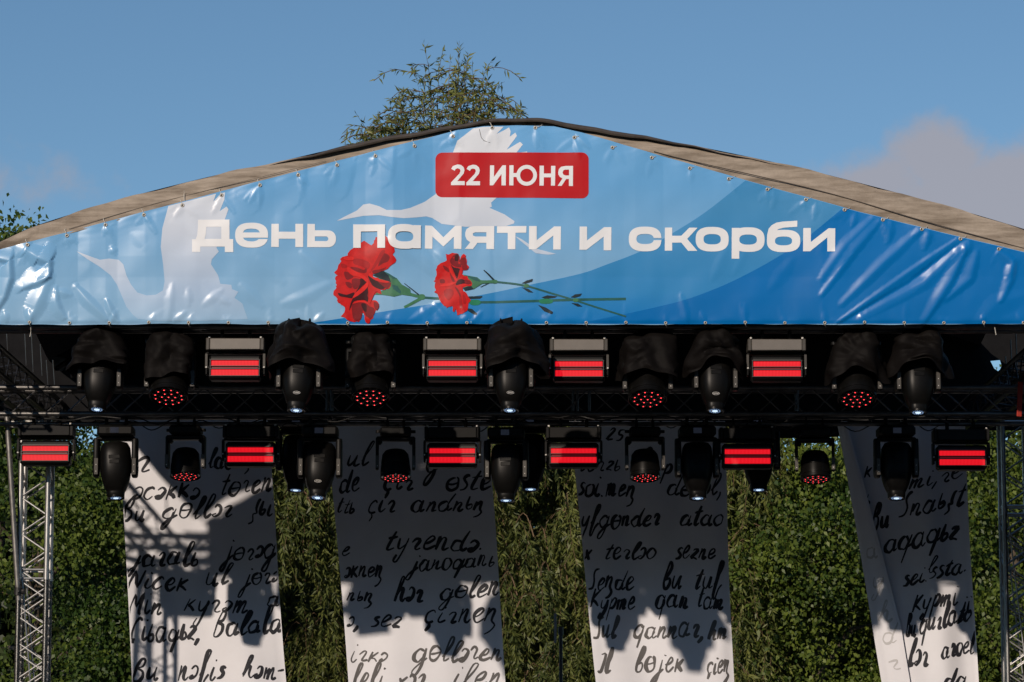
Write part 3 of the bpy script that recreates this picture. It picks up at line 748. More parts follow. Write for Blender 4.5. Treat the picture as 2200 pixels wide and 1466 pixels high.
P2 = [([jag(fl2, 1.0, 3.5)], PR)] + [([sm(z2(q))], c) for q, c in [
    ([(510, 150), (600, 110), (630, 180), (612, 275), (690, 200), (758, 200), (780, 330), (805, 430), (710, 440), (690, 390), (600, 390), (490, 350), (445, 260)], PD), ([(560, 130), (620, 150), (610, 260), (540, 250)], PK), ([(460, 340), (520, 390), (640, 420), (630, 500), (585, 620), (540, 520)], PK),
    ([(620, 640), (720, 640), (860, 700), (700, 725), (560, 750)], PK), ([(740, 645), (840, 660), (880, 720), (770, 740)], PD), ([(300, 350), (410, 410), (425, 490), (340, 440)], PD), ([(240, 640), (320, 630), (340, 700), (250, 710)], PD), ([(440, 480), (500, 560), (540, 680), (480, 660)], PD),
    ([(640, 900), (680, 1000), (690, 1180), (650, 1210), (625, 1020)], PM_), ([(330, 850), (470, 830), (520, 920), (420, 1060), (330, 960)], PM_), ([(700, 950), (760, 1000), (770, 1120), (720, 1120)], PM_), ([(420, 360), (470, 430), (560, 590), (590, 660), (550, 650), (450, 500)], PL_), ([(300, 740), (480, 700), (570, 700), (440, 770), (220, 780)], PL_),
    ([(600, 640), (680, 530), (690, 390), (640, 450)], PR), ([(620, 770), (760, 740), (880, 755), (720, 765)], PL_), ([(540, 790), (620, 850), (660, 1000), (600, 900)], PD)]]
cal2 = [([z8([(985, 330), (1040, 340), (1085, 348), (1110, 368), (1150, 370), (1200, 366), (1215, 380), (1190, 388), (1120, 392), (1060, 430), (1000, 442)])], GL_), ([z8([(1000, 335), (1085, 350), (1110, 380), (1070, 372)])], GS), ([z8([(985, 425), (1040, 405), (1060, 430), (1000, 442)])], GD)]
st2 = [([stroke(z8([(1150, 376), (1205, 378), (1400, 403), (1600, 460), (1760, 508), (1900, 553), (2118, 620)]), 4.2, 3.4)], GS), ([stroke(z8([(1130, 298), (1160, 325), (1205, 372)]), 2, 4.5)], GD), ([stroke(z8([(1108, 416), (1180, 382)]), 1.2, 2)], GD)]
st2 += [([z8(q)], GD) for q in ([(1393, 390), (1430, 370), (1472, 360), (1466, 378), (1420, 392)], [(1393, 418), (1440, 430), (1474, 455), (1440, 452)], [(1733, 488), (1765, 468), (1812, 463), (1800, 480), (1760, 492)], [(1738, 528), (1785, 532), (1814, 552), (1780, 552)])]
st2 += [([sup(690 + a / 3.235, 490 + b / 3.235, 6, 4)], GL_) for a, b in ((1207, 378), (1425, 408), (1768, 508))]
sheet('printed_carnation', st1 + cal1 + P1, ban, 6, .0025)
sheet('printed_carnation', st2 + cal2 + P2, ban, 6, .0050)
# lettering ---------------------------------------------------------------
zA = lambda q: ZL(q, 400, 460, 6.47); zB = lambda q: ZL(q, 740, 460, 4.583); zC = lambda q: ZL(q, 1220, 460, 3.667); zD = lambda q: ZL(q, 920, 320, 6.11)
arc = sup
LET = []
LET.append([[zA([(170, 90), (608, 90), (608, 362), (660, 362), (660, 542), (543, 542), (543, 465), (203, 465), (203, 540), (88, 540), (88, 362), (140, 362), (160, 300), (168, 200)]), zA([(285, 190), (495, 190), (495, 358), (262, 358), (278, 290)])]])
e_out = [q for q in sup(915, 308, 228, 173, 2.5, 90) if not (q[0] > 1000 and 343 < q[1] < 362)]
k0 = max(range(len(e_out)), key=lambda i: math.hypot(e_out[i][0] - e_out[i - 1][0], e_out[i][1] - e_out[i - 1][1]) if e_out[i][0] > 1000 else 0)
e_out = e_out[k0:] + e_out[:k0]
LET.append([[zA([(1137, 362)] + e_out[0:] + [(1142, 343), (795, 343), (815, 372), (860, 390), (915, 395), (950, 393), (990, 380), (1015, 362)]), zA([(795, 270), (812, 240), (850, 222), (915, 216), (975, 222), (1012, 240), (1030, 270)])]])
LET.append([[zA([(1190, 150), (1293, 150), (1293, 260), (1522, 260), (1522, 150), (1630, 150), (1630, 472), (1522, 472), (1522, 357), (1293, 357), (1293, 472), (1187, 470)])]])
LET.append([[zA([(1690, 150), (1793, 150), (1793, 238)] + arc(1970, 355.5, 115, 117.5, 2.2, 20, -90, 90) + [(1685, 473)]), zA([(1793, 323)] + arc(1945, 355.5, 34, 32.5, 2.2, 10, -90, 90) + [(1793, 388)])]])
LET.append([[zB([(88, 110), (403, 113), (402, 343), (326, 343), (326, 180), (164, 180), (162, 340), (88, 340)])]])
LET.append([[zB(sup(590, 232, 160, 122)), zB(sup(592, 231, 87, 50))], [zB([(682, 118), (755, 118), (753, 347), (680, 347)])]])
LET.append([[zB([(795, 118), (862, 120), (975, 235), (1090, 123), (1155, 123), (1152, 352), (1078, 350), (1078, 230), (975, 327), (868, 228), (866, 348), (793, 347)])]])
LET.append([[zB([(1475, 125), (1473, 353), (1398, 352), (1398, 290), (1310, 290), (1265, 352), (1187, 350), (1240, 285), (1207, 262), (1190, 225), (1190, 190), (1203, 155), (1235, 133), (1290, 125)]), zB([(1398, 186), (1290, 186), (1268, 195), (1264, 207), (1268, 220), (1290, 228), (1398, 228)])]])
LET.append([[zB([(1502, 127), (1792, 127), (1790, 193), (1684, 193), (1682, 355), (1608, 355), (1608, 193), (1502, 193)])]])
LET.append([[zB([(1818, 128), (1893, 128), (1893, 268), (2065, 132), (2131, 132), (2128, 360), (2055, 360), (2055, 222), (1885, 357), (1816, 357)])]])
LET.append([[zC([(92, 107), (150, 107), (150, 217), (285, 110), (342, 110), (340, 293), (281, 293), (281, 185), (145, 290), (90, 290)])]])
LET.append([[zC([(736, 195)] + arc(607, 203, 128, 97, 2.6, 50, -8, -352) + [(736, 212), (676, 212)] + arc(607, 203, 68, 40, 2.6, 40, -345, -15) + [(676, 195)])]])
LET.append([[zC([(763, 113), (820, 113), (820, 178), (892, 178), (955, 115), (1020, 115), (938, 203), (1018, 297), (945, 297), (892, 232), (820, 232), (820, 295), (762, 295)])]])
LET.append([[zC(sup(1135, 205, 130, 97)), zC(sup(1135, 205, 68, 41))]])
LET.append([[zC(sup(1418, 207, 130, 97)), zC(sup(1418, 207, 69, 40))], [zC([(1290, 115), (1350, 115), (1348, 358), (1288, 358)])]])
LET.append([[zC(sup(1697, 217, 131, 88)), zC(sup(1697, 217, 67, 35))], [zC([(1566, 215), (1568, 170), (1580, 120), (1605, 92), (1640, 73), (1690, 64), (1805, 58), (1805, 105), (1700, 112), (1655, 124), (1632, 150), (1624, 175)])]])
LET.append([[zC([(1852, 117), (1911, 117), (1911, 227), (2050, 120), (2103, 120), (2101, 302), (2040, 302), (2040, 192), (1905, 300), (1850, 300)])]])
for sh in LET: sheet('printed_letter', [(lp, white_m) for lp in sh], ban, 6, .0100 if sh is LET[4] or sh is LET[5] else .0035)
pl = []
for cx, cy, a in ((2015, 150, 270), (2015, 572, 0), (185, 552, 90), (185, 146, 180)):
    for k in range(9): t = R(a + k * 11.25); pl.append((cx + 90 * math.cos(t), cy + 90 * math.sin(t)))
sheet('date_plate', [([zD(pl)], red_m)], ban, 6, .0022)
two = [(303, 270), (325, 235), (385, 215), (430, 221), (465, 250), (477, 290), (465, 335), (382, 432), (480, 432), (480, 485), (300, 485), (300, 450), (410, 335), (425, 300), (415, 275), (385, 265), (360, 275), (347, 297)]
DIG = [[[zD(two)]], [[zD([(x + 201, y + 2) for x, y in two])]],
       [[zD([(812, 227), (866, 227), (862, 380), (975, 227), (1020, 227), (1018, 490), (962, 490), (962, 340), (852, 488), (808, 488)])]],
       [[zD([(1066, 228), (1120, 228), (1118, 492), (1063, 490)])], [zD([(1116, 330), (1165, 330), (1165, 382), (1116, 382)])], [zD(sup(1292, 360, 135, 136, 2)), zD(sup(1292, 360, 86, 87, 2))]],
       [[zD([(1462, 233), (1517, 233), (1517, 336), (1612, 336), (1612, 235), (1668, 235), (1663, 495), (1610, 495), (1612, 386), (1517, 386), (1515, 495), (1460, 495)])]],
       [[zD([(1900, 237), (1898, 500), (1846, 500), (1846, 408), (1810, 408), (1750, 498), (1698, 498), (1762, 402), (1728, 380), (1708, 350), (1705, 320), (1715, 278), (1745, 248), (1800, 237)]), zD([(1848, 285), (1800, 285), (1775, 293), (1762, 322), (1775, 352), (1800, 362), (1848, 362)])]]]
for sh in DIG: sheet('printed_letter', [(lp, white_m) for lp in sh], ban, 6, .0042)
# eyelets, strings ----------------------------------------------------------
eye_m = mat('eyelet_metal', (.5, .48, .43), .42, .5, var=.2, vscale=80); hole_m = mat('eyelet_hole', (.03, .025, .02), .8)
string_m = mat('white_string', (.6, .57, .5), .8)
em = MB(); em.use(eye_m)
ring = [(.0075, -.001), (.0085, -.0045), (.0125, -.006), (.0165, -.004), (.018, 0)]
vs = []; fs = []; n = 18
for r_, y_ in ring:
    for k in range(n): t = 2 * PI * k / n; vs.append((r_ * math.cos(t), y_, r_ * math.sin(t)))
for i in range(len(ring) - 1):
    for k in range(n): fs.append((i * n + k, i * n + (k + 1) % n, (i + 1) * n + (k + 1) % n, (i + 1) * n + k))
em.add(vs, fs); em.use(hole_m); em.add([(.0078 * math.cos(2 * PI * k / n), -.0015, .0078 * math.sin(2 * PI * k / n)) for k in range(n)], [tuple(range(n))])
eye0 = em.build('eyelet', ban, 60); eme = eye0.data
first = True
for k, (x, y) in enumerate(EYT + EYB):
    p, nr = on_banner(np.array([x]), np.array([y]), .002 + (.016 if False else 0))
    o = eye0 if first else link(bpy.data.objects.new('eyelet', eme), ban); first = False
    o.location = p[0]; o.scale = (1, 1, 1) if k < len(EYT) else (.85, 1, .85)
    if k < len(EYT):
        ex = -6 if x < 1100 else 13
        dyy = 14 if x < 1100 else 7
        q = at(x + ex, y - dyy, YB - .02) - BO; a = Vector(p[0])
        mid = (a + q) / 2 + Vector((.004, -.012, -.004))
        MB().path([a + Vector((0, -.004, .004)), mid, q, q + Vector((.006, .02, .012))], .0028, 5).build('tie_string', ban, mt=string_m)
    elif k % 2:
        a = Vector(p[0]); MB().path([a + Vector((0, -.005, -.004)), a + Vector((.002, -.004, -.022)), a + Vector((.012, .03, -.035))], .0022, 5).build('tie_string', ban, mt=string_m)
for pts in ([(1030, 278), (1034, 296), (1040, 303), (1053, 307)], [(1238, 296), (1246, 308), (1252, 320)], [(396, 432), (395, 418), (396, 410)], [(2137, 704), (2140, 720)], [(66, 704), (66, 716), (64, 724)]):
    pq = [at(x, y, YB - .03) - BO for x, y in pts]
    MB().path(pq, .0032, 5).build('loose_string', ban, mt=blk_metal if pts[0][0] in (1030, 1238) else string_m)

# ================================================================== stage lights
head_m = mat('head_plastic', (.0042, .004, .0037), .36, spec=.11, var=.3, vscale=25)
arm_m = mat('yoke_plate', (.06, .055, .048), .5, spec=.4, var=.2, vscale=10)
rough_blk = mat('black_housing', (.005, .005, .005), .5, spec=.2, var=.3, vscale=18)
grey_blk = mat('strobe_base_grey', (.16, .145, .13), .45, .2, var=.12, vscale=6)
hood_m = mat('rain_hood_fabric', (.0062, .0052, .0048), .6, spec=.06, var=.35, vscale=5, bump=.7, bscale=11)
glass_m = mat('lens_glass', (.02, .024, .03), .08, spec=.8)
lamp_m = mat('lamp_core', (.5, .6, .8), .2, emit=(.62, .8, 1.0), estr=1.2)
lampf_m = mat('lamp_facets', (.1, .14, .2), .15, emit=(.22, .36, .62), estr=.55)
led_m = mat('led_red', (.3, .01, .01), .3, emit=(1.0, .02, .03), estr=2.6)
ledh_m = mat('led_red_core', (.5, .1, .1), .3, emit=(1.0, .16, .16), estr=2.2)
bezel_m = mat('led_bezel', (.01, .008, .008), .25, spec=.6)
badge_m = mat('badge_print', (.62, .6, .56), .45)
screen_m = mat('display_glass', (.02, .022, .03), .15, spec=.7, emit=(.08, .1, .16), estr=.12)
# strobe panel: rows of small red diodes
def strobe_panel_mat():
    M = bpy.data.materials.new('strobe_leds'); M.use_nodes = True; t = M.node_tree; b = t.nodes['Principled BSDF']
    b.inputs['Base Color'].default_value = (.06, .002, .004, 1); b.inputs['Roughness'].default_value = .5; b.inputs['Specular IOR Level'].default_value = .2
    g = N('ShaderNodeTexCoord', t); sx = N('ShaderNodeSeparateXYZ', t); L(g.outputs['Object'], sx.inputs[0], t)
    def wave(o, f):
        a = N('ShaderNodeMath', t, operation='MULTIPLY'); a.inputs[1].default_value = f; L(o, a.inputs[0], t)
        s_ = N('ShaderNodeMath', t, operation='SINE'); L(a.outputs[0], s_.inputs[0], t)
        r_ = N('ShaderNodeMapRange', t); r_.inputs['From Min'].default_value = -1; L(s_.outputs[0], r_.inputs['Value'], t); return r_.outputs[0]
    mu = N('ShaderNodeMath', t, operation='MULTIPLY'); L(wave(sx.outputs[0], 2 * PI / .0125), mu.inputs[0], t); L(wave(sx.outputs[2], 2 * PI / .0105), mu.inputs[1], t)
    st_ = N('ShaderNodeMapRange', t); st_.inputs['To Min'].default_value = .6; st_.inputs['To Max'].default_value = 1.35; L(mu.outputs[0], st_.inputs['Value'], t)
    cr = N('ShaderNodeValToRGB', t); cr.color_ramp.elements[0].color = (1, .002, .01, 1); cr.color_ramp.elements[1].color = (1, .03, .05, 1)
    L(mu.outputs[0], cr.inputs[0], t); L(cr.outputs[0], b.inputs['Emission Color'], t); L(st_.outputs[0], b.inputs['Emission Strength'], t)
    return M
strobe_m = strobe_panel_mat()
dim_m = mat('strobe_tube_dim', (.1, .005, .005), .3, emit=(1, .01, .012), estr=.06)
def clamps(rt, w, top):
    for sx in (-1, 1):
        mb = MB()
        mb.box((sx * w, 0, top * .35), (.03, .05, top * .7), .004)
        n = 10
        for k in range(n - 1):
            a0, a1 = R(-60 + 300 * k / (n - 1)), R(-60 + 300 * (k + 1) / (n - 1))
            mb.tube((sx * w, .036 * math.sin(a0), top + .036 * math.cos(a0)), (sx * w, .036 * math.sin(a1), top + .036 * math.cos(a1)), .009, 6)
        mb.build('clamp', rt, 50, mt=rough_blk)
def make_beam():
    """moving head with a long tapering barrel, pointing down"""
    rt = empty('beam_moving_head')
    clamps(rt, .09, .11)
    b = MB(); b.box((0, 0, -.05), (.33, .27, .1), .022); b.box((0, 0, -.005), (.2, .16, .02), .004)
    for k in range(4): b.box((-.07, -.137, -.03 - .013 * k), (.026, .006, .007), .001)
    base = b.build('base', rt, 40, mt=rough_blk)
    MB().box((-.005, -.1365, -.05), (.075, .004, .05), .001).build('display', base, mt=screen_m)
    y = MB(); y.box((0, 0, -.118), (.36, .13, .034), .012)
    y.build('yoke_bridge', rt, 40, mt=rough_blk)
    for s in (-1, 1):
        a = MB(); a.use(rough_blk)
        a.lathe([(-.47, .05), (-.455, .068), (-.40, .078), (-.30, .072), (-.13, .07), (-.115, .062)], 20, 3.2, .42, 1.0, Matrix.Translation((s * .174, 0, 0)))
        a.use(arm_m); a.box((s * .171, -.079, -.375), (.034, .006, .15), .002)
        a.use(badge_m); a.tube((s * .171, -.081, -.36), (s * .171, -.085, -.36), .004, 6); a.tube((s * .171, -.081, -.42), (s * .171, -.085, -.42), .004, 6)
        a.build('yoke_arm', rt, 40)
    h = MB()
    h.lathe([(.205, .08), (.195, .115), (.16, .134), (.08, .141), (0, .141), (-.06, .138), (-.12, .129), (-.17, .116), (-.21, .101), (-.24, .086), (-.25, .080), (-.257, .080), (-.29, .077), (-.30, .073)], 36, 2.9, 1.0, 1.0)
    # raised front panel with a groove round it
    for k in range(5):
        z0 = .05 - .045 * k; wz = .052 - .006 * k; r_ = -(.1335 - .0 if z0 > -.06 else .122) - .003
        h.box((0, r_ + (.009 * max(0, k - 1)) * .6, z0), (2 * wz, .012, .04), .005)
    hd = h.build('head', rt, 35, mt=head_m); hd.location = (0, 0, -.36)
    r_ = MB(); r_.lathe([(-.296, .064), (-.306, .066), (-.310, .078), (-.300, .0795), (-.29, .0795)], 28, 2, cap0=False, cap1=False); r_.build('lens_ring', hd, 40, mt=head_m)
    l = MB(); l.use(glass_m); l.lathe([(-.297, .0645), (-.302, .05), (-.304, .0)], 28, 2, cap1=False)
    l.use(lampf_m)
    for k in range(14):
        t = 2 * PI * k / 14; q = Vector((.043 * math.cos(t), .043 * math.sin(t), -.3045)); l.box(q, (.012, .012, .004), .002, None)
    l.use(lamp_m); l.lathe([(-.3052, .026), (-.309, .019), (-.311, .0)], 16, 2, cap0=True, cap1=False)
    l.build('lens', hd, 60)
    # oval badge
    g = MB(); n = 26; pts = []
    for k in range(n + 1):
        t = 2 * PI * k / n; pts.append((.03 * math.cos(t), -.1165 , -.185 + .0125 * math.sin(t)))
    for p, q in zip(pts, pts[1:]): g.tube(p, q, .0017, 5, caps=False)
    for k in range(7): g.box((-.019 + .0063 * k, -.1165, -.185), (.0042, .002, .0065 if k % 2 else .005))
    bd_ = g.build('badge', hd, mt=badge_m); bd_.rotation_euler = (0, 0, 0)
    return rt
def make_wash():
    """round LED wash head: nineteen red diodes in a tilted face"""
    rt = empty('led_wash_head')
    clamps(rt, .09, .11)
    b = MB(); b.box((0, 0, -.05), (.34, .26, .1), .022); b.box((0, -.131, -.05), (.08, .006, .05), .002)
    for s in (-1, 1): b.tube((s * .19, 0, -.03), (s * .19, 0, -.06), .03, 10)
    b.build('base', rt, 40, mt=rough_blk)
    y = MB(); y.box((0, 0, -.128), (.43, .13, .05), .014)
    for s in (-1, 1): y.box((s * .17, 0, -.165), (.05, .12, .05), .02)
    y.build('yoke_bridge', rt, 40, mt=rough_blk)
    for s in (-1, 1):
        a = MB(); a.use(rough_blk); a.box((s * .2, 0, -.29), (.035, .13, .36), .012); a.use(arm_m); a.box((s * .2, -.068, -.385), (.038, .006, .14), .002)
        a.use(badge_m); a.tube((s * .2, -.07, -.43), (s * .2, -.074, -.43), .005, 6)
        a.build('yoke_arm', rt, 40)
    h = MB()
    h.lathe([(.15, .07), (.14, .115), (.10, .145), (.02, .157), (0, .157), (-.004, .154), (-.012, .154), (-.016, .159), (-.10, .168), (-.115, .168), (-.118, .164), (-.126, .164), (-.13, .169), (-.16, .171), (-.165, .166), (-.158, .160)], 40, 2, cap1=False)
    hd = h.build('head', rt, 30, mt=head_m); hd.location = (0, 0, -.40)
    f = MB(); f.lathe([(-.150, .162), (-.152, .0)], 36, 2, cap0=False, cap1=False); f.build('face_plate', hd, mt=bezel_m)
    spots = [(0, 0)] + [(.058 * math.cos(R(60 * k)), .058 * math.sin(R(60 * k))) for k in range(6)] + [(.118 * math.cos(R(30 * k + 15)), .118 * math.sin(R(30 * k + 15))) for k in range(12)]
    me = None
    for x, y_ in spots:
        if me is None:
            d = MB(); d.use(bezel_m); d.lathe([(0, .026), (-.008, .025), (-.012, .021), (-.010, .017)], 14, 2, cap0=False, cap1=False)
            d.use(glass_m); d.lathe([(-.008, .0185), (-.012, .012), (-.0135, 0)], 12, 2, cap0=False, cap1=False)
            d.use(led_m); d.lathe([(-.0142, .0068), (-.0158, .004)], 8, 2, cap0=False); d.use(ledh_m); d.lathe([(-.0165, .0035), (-.0175, .001)], 6, 2, cap0=False)
            o = d.build('diode_lens', hd, 60); me = o.data
        else: o = link(bpy.data.objects.new('diode_lens', me), hd)
        o.location = (x, y_, -.1525)
    return rt
def make_strobe():
    rt = empty('led_strobe')
    clamps(rt, .12, .1)
    b = MB(); b.use(grey_blk); b.box((0, -.004, -.055), (.44, .19, .1), .006); b.use(arm_m)
    for s in (-1, 1): b.box((s * .237, -.004, -.055), (.032, .20, .108), .006)
    b.use(badge_m)
    for s in (-1, 1): b.tube((s * .225, -.085, -.002), (s * .225, -.085, .012), .01, 8)
    b.build('base', rt, 40)
    y = MB(); y.use(rough_blk); y.box((0, .02, -.122), (.5, .1, .016), .004)
    for s in (-1, 1):
        y.use(rough_blk); y.box((s * .252, .0, -.22), (.018, .1, .2), .005)
        y.use(arm_m); y.box((s * .252, -.053, -.20), (.022, .006, .13), .002); y.use(badge_m); y.tube((s * .252, -.056, -.255), (s * .252, -.062, -.255), .007, 8)
    y.build('yoke', rt, 40)
    h = MB(); h.box((0, .0, -.262), (.455, .13, .225), .02)
    for s in (-1, 1): h.tube((s * .225, 0, -.26), (s * .262, 0, -.26), .03, 12)
    hd = h.build('lamp_head', rt, 40, mt=rough_blk)
    t = MB(); t.use(arm_m); t.box((0, -.067, -.194), (.42, .006, .012), .001); t.build('trim', hd)
    fr = MB()          # proud frame added to catch red glow round the two rows of diodes
    for zz in (-.199, -.255, -.280, -.343): fr.box((0, -.074, zz), (.44, .022, .006), .001)
    for s in (-1, 1): fr.box((s * .2135, -.074, -.271), (.006, .022, .15), .001)
    fr.build('glow_catch_frame', hd, mt=mat('glow_catch_edge', (.05, .045, .045), .4, .0))
    for zc_, hh in ((-.228, .046), (-.311, .053)):
        p_ = MB(); p_.box((0, 0, 0), (.412, .008, hh), .002); o = p_.build('diode_panel', hd, mt=strobe_m); o.location = (0, -.067, zc_)
    p_ = MB(); p_.box((0, -.0665, -.2675), (.405, .004, .022), .001); p_.build('flash_tube', hd, mt=dim_m)
    return rt
beam0, wash0, strobe0 = make_beam(), make_wash(), make_strobe()
used = set()
def place(proto, px, py, Y, label, cat, group, tilt=0.0, roll=0.0, sc=1.0, rz=0.0, badge=True):
    o = proto if proto.name not in used else copy_tree(proto)
    used.add(proto.name)
    o.location = at(px, py, Y); o.scale = (sc, sc, sc); o.rotation_euler.z = R(rz)
    tag(o, label, cat, group)
    for ch in o.children:
        if ch.name.startswith(('head', 'lamp_head')):
            ch.rotation_euler = (-R(tilt), R(roll), 0)
            if not badge:
                for g_ in list(ch.children):
                    if g_.name.startswith('badge'): bpy.data.objects.remove(g_)
    return o
G1, G2 = 'lights hung under the banner', 'lights hung from the lower truss'
YU = 28.24
BEAMS = [(217, 723, YU, 14, 3, 0, 'black beam head without a badge beside the hooded wash light next to the tower corner'),
         (643, 722, 27.74, 14, 3, 1, 'black oval-badged beam head whose hood overlaps the banner left of the big carnation'),
         (1098, 722, 27.74, 14, 2, 1, 'black oval-badged beam head whose hood overlaps the banner under the carnation stems'),
         (1536, 726, YU, 14, 2, 1, 'black oval-badged beam head with a plain hood under the dark blue wave'),
         (1970, 729, YU, 13, 2, 0, 'black beam head without a badge under the crumpled end of the banner')]
protos_badge = []
# every proto is first used with its badge so that copies keep it
order = [1, 2, 3, 0, 4]
for i in order:
    px, py, Y, tl_, ro, bg_, lab = BEAMS[i]
    place(beam0, px, py, Y, lab, 'stage light', G1, tl_, ro, badge=bool(bg_))
LB = [(250, 916, YL, 8, -2, 'dark beam head in front of the first letter cloth edge by the silver tower'), (640, 902, YL + .5, 8, 2, 'dark beam head half behind the badged one between two letter cloths'),
      (688, 917, YL - .1, 14, 3, 'beam head with visible oval badge, lowest between the first two letter cloths'), (1088, 921, YL - .05, 8, 0, 'dark beam head in front of the second letter cloth edge, lower of its pair'),
      (1140, 900, YL + .5, 8, 0, 'dark beam head beside the second letter cloth, higher of its pair'), (1497, 917, YL, 9, 0, 'dark beam head hanging in front of the third letter cloth'),
      (1628, 901, YL + .45, 8, 0, 'dark beam head behind the red strobe beside the third letter cloth'), (1924, 917, YL, 10, 2, 'dark beam head hanging in front of the folded letter cloth')]
for px, py, Y, tl_, ro, lab in LB: place(beam0, px, py, Y, lab, 'stage light', G2, tl_, ro, badge=(px == 688), rz=random.uniform(-4, 4) if px not in (688,) else 0)
WU = [(367, 722, 'hooded wash light with red diodes between a badgeless beam head and a strobe'), (797, 724, 'hooded wash light with red diodes right under the big carnation bloom'),
      (1390, 727, 'hooded wash light with red diodes below the end of the carnation stems'), (1838, 727, 'hooded wash light with red diodes under the deep blue crumpled part')]
for px, py, lab in WU: place(wash0, px, py, YU, lab, 'stage light', G1, 25, random.uniform(-2, 2), 1.0, random.uniform(-3, 3))
WL = [(400, 916, 'bare wash light with dim red diodes before the first letter cloth'), (850, 919, 'bare wash light with dim red diodes before the second letter cloth'),
      (1385, 919, 'bare wash light with dim red diodes before the third letter cloth'), (1750, 922, 'bare wash light with dim red diodes before open foliage')]
for px, py, lab in WL: place(wash0, px, py, YL, lab, 'stage light', G2, 12, random.uniform(-2, 2), .83, random.uniform(-6, 6))
SU = [(507, 729, 'grey-topped red strobe between the first two hooded beam heads'), (972, 730, 'grey-topped red strobe under the smaller carnation'), (1243, 731, 'red strobe with half-hidden grey top under the carnation stem tips'),
      (1667, 731, 'red strobe with grey top under the deep blue wave')]
for px, py, lab in SU: place(strobe0, px, py, YU, lab, 'strobe light', G1, 4)
SL = [(101, 914, 'black red-lit strobe in front of the silver tower top'), (540, 917, 'black red-lit strobe at the edge of the first letter cloth'), (972, 919, 'black red-lit strobe in front of the second letter cloth'),
      (1232, 919, 'black red-lit strobe at the edge of the third letter cloth nearer the second'), (1604, 921, 'black red-lit strobe beside the third letter cloth, covering a beam head'), (2063, 924, 'black red-lit strobe at the outer edge of the folded letter cloth')]
for px, py, lab in SL: place(strobe0, px, py, YL, lab, 'strobe light', G2, 4)
for o in list(COL.objects):      # low strobes: same fixture, bases and yokes blackened to stand for shade
    if o.parent is None and o.get('category') == 'strobe light' and o.get('group') == G2:
        for ch in o.children:
            if ch.name.startswith(('base', 'yoke')):
                key = ch.data.name + '_shaded'
                me = bpy.data.meshes.get(key)
                if me is None:
                    me = ch.data.copy(); me.name = key
                    for i in range(len(me.materials)):
                        if me.materials[i] in (grey_blk, arm_m): me.materials[i] = rough_blk
                ch.data = me
# rain hoods -------------------------------------------------------------------
def hood(px, py, Y, wtop, wbot, ztop_, zbot, seed, label, lift=.07, knob=.0, deep=.27):
    """slack fabric bag: faceted, creased and sagging, open at the bottom"""
    r_ = np.random.default_rng(seed); o0 = at(px, py, Y)
    n, rows_ = 96, 40
    ph = r_.uniform(0, 6.28, 12)
    # a few crease planes in (angle, height) give crumpled facets
    ck = [(r_.uniform(0, 2 * PI), r_.uniform(0, 1), r_.uniform(0, PI), r_.uniform(.25, 1.1), r_.uniform(-.022, .022)) for _ in range(80)]
    A = np.linspace(0, 2 * PI, n, endpoint=False)[None, :]; T = np.linspace(0, 1, rows_)[:, None]
    ca, sa = np.cos(A), np.sin(A)
    sq = (np.abs(ca) ** 3.6 + np.abs(sa) ** 3.6) ** (-1 / 3.6)
    sh = np.where(T < .2, np.sqrt(np.clip(1 - (1 - T / .2) ** 2.4, 0, 1)), 1.0); sh = np.maximum(sh, .03)
    cr_ = np.zeros((rows_, n))
    for a0, t0, an, w_, am in ck:
        da = (A - a0 + PI) % (2 * PI) - PI; u = da * math.cos(an) * .9 + (T - t0) * math.sin(an) * 2.2; v = -da * math.sin(an) * .9 + (T - t0) * math.cos(an) * 2.2
        cr_ += am * np.clip(1 - np.abs(u) / (.35 * w_), 0, 1) * np.clip(1.2 - np.abs(v) / (.9 * w_), 0, 1)
    fold = .030 * T * np.sin(4 * A + ph[0] + 2.2 * T) + .012 * T * np.sin(9 * A + ph[1] - 4 * T) + .016 * np.sin(3 * A + ph[2] + 4 * T)
    wr = wtop + (wbot - wtop) * np.clip(T * 1.25, 0, 1) ** .9
    q = (sq * .93) * sh; add = (cr_ + fold) * np.minimum(1, sh * 1.2)
    X_ = (wr * q + add) * ca; Y_ = (deep * (.8 + .2 * T) * q + add) * sa
    Z_ = ztop_ + (zbot - ztop_) * T + 0 * A
    Z_ = Z_ + np.clip(T - .45, 0, 1) / .55 * (lift * np.clip(-sa, 0, 1) ** 1.1 * (1 - .92 * ca * ca) - .04 * np.abs(ca) ** 3 + .02 * np.sin(3 * A + ph[8]) + .008 * np.sin(8 * A + ph[9]))
    Z_ = Z_ + np.clip(1 - T / .32, 0, 1) * (.028 * np.sin(2 * A + ph[6]) + .016 * np.sin(5 * A + ph[7]) + knob * ca)
    vs = np.stack([X_, Y_, Z_], -1).reshape(-1, 3).tolist(); fs = []
    for k in range(rows_ - 1):
        for j in range(n): fs.append((k * n + j, k * n + (j + 1) % n, (k + 1) * n + (j + 1) % n, (k + 1) * n + j))
    fs.append(tuple(range(n))[::-1])
    b = len(vs)      # hem turned inwards
    for j in range(n): x, y, z = vs[(rows_ - 1) * n + j]; vs.append((x * .9, y * .9, z + .03))
    for j in range(n): fs.append(((rows_ - 1) * n + j, (rows_ - 1) * n + (j + 1) % n, b + (j + 1) % n, b + j))
    o = MB().add(vs, fs).build('rain_hood', None, 26, mt=hood_m); o.location = o0
    tag(o, label, 'rain cover', 'rain hoods over the lights under the banner')
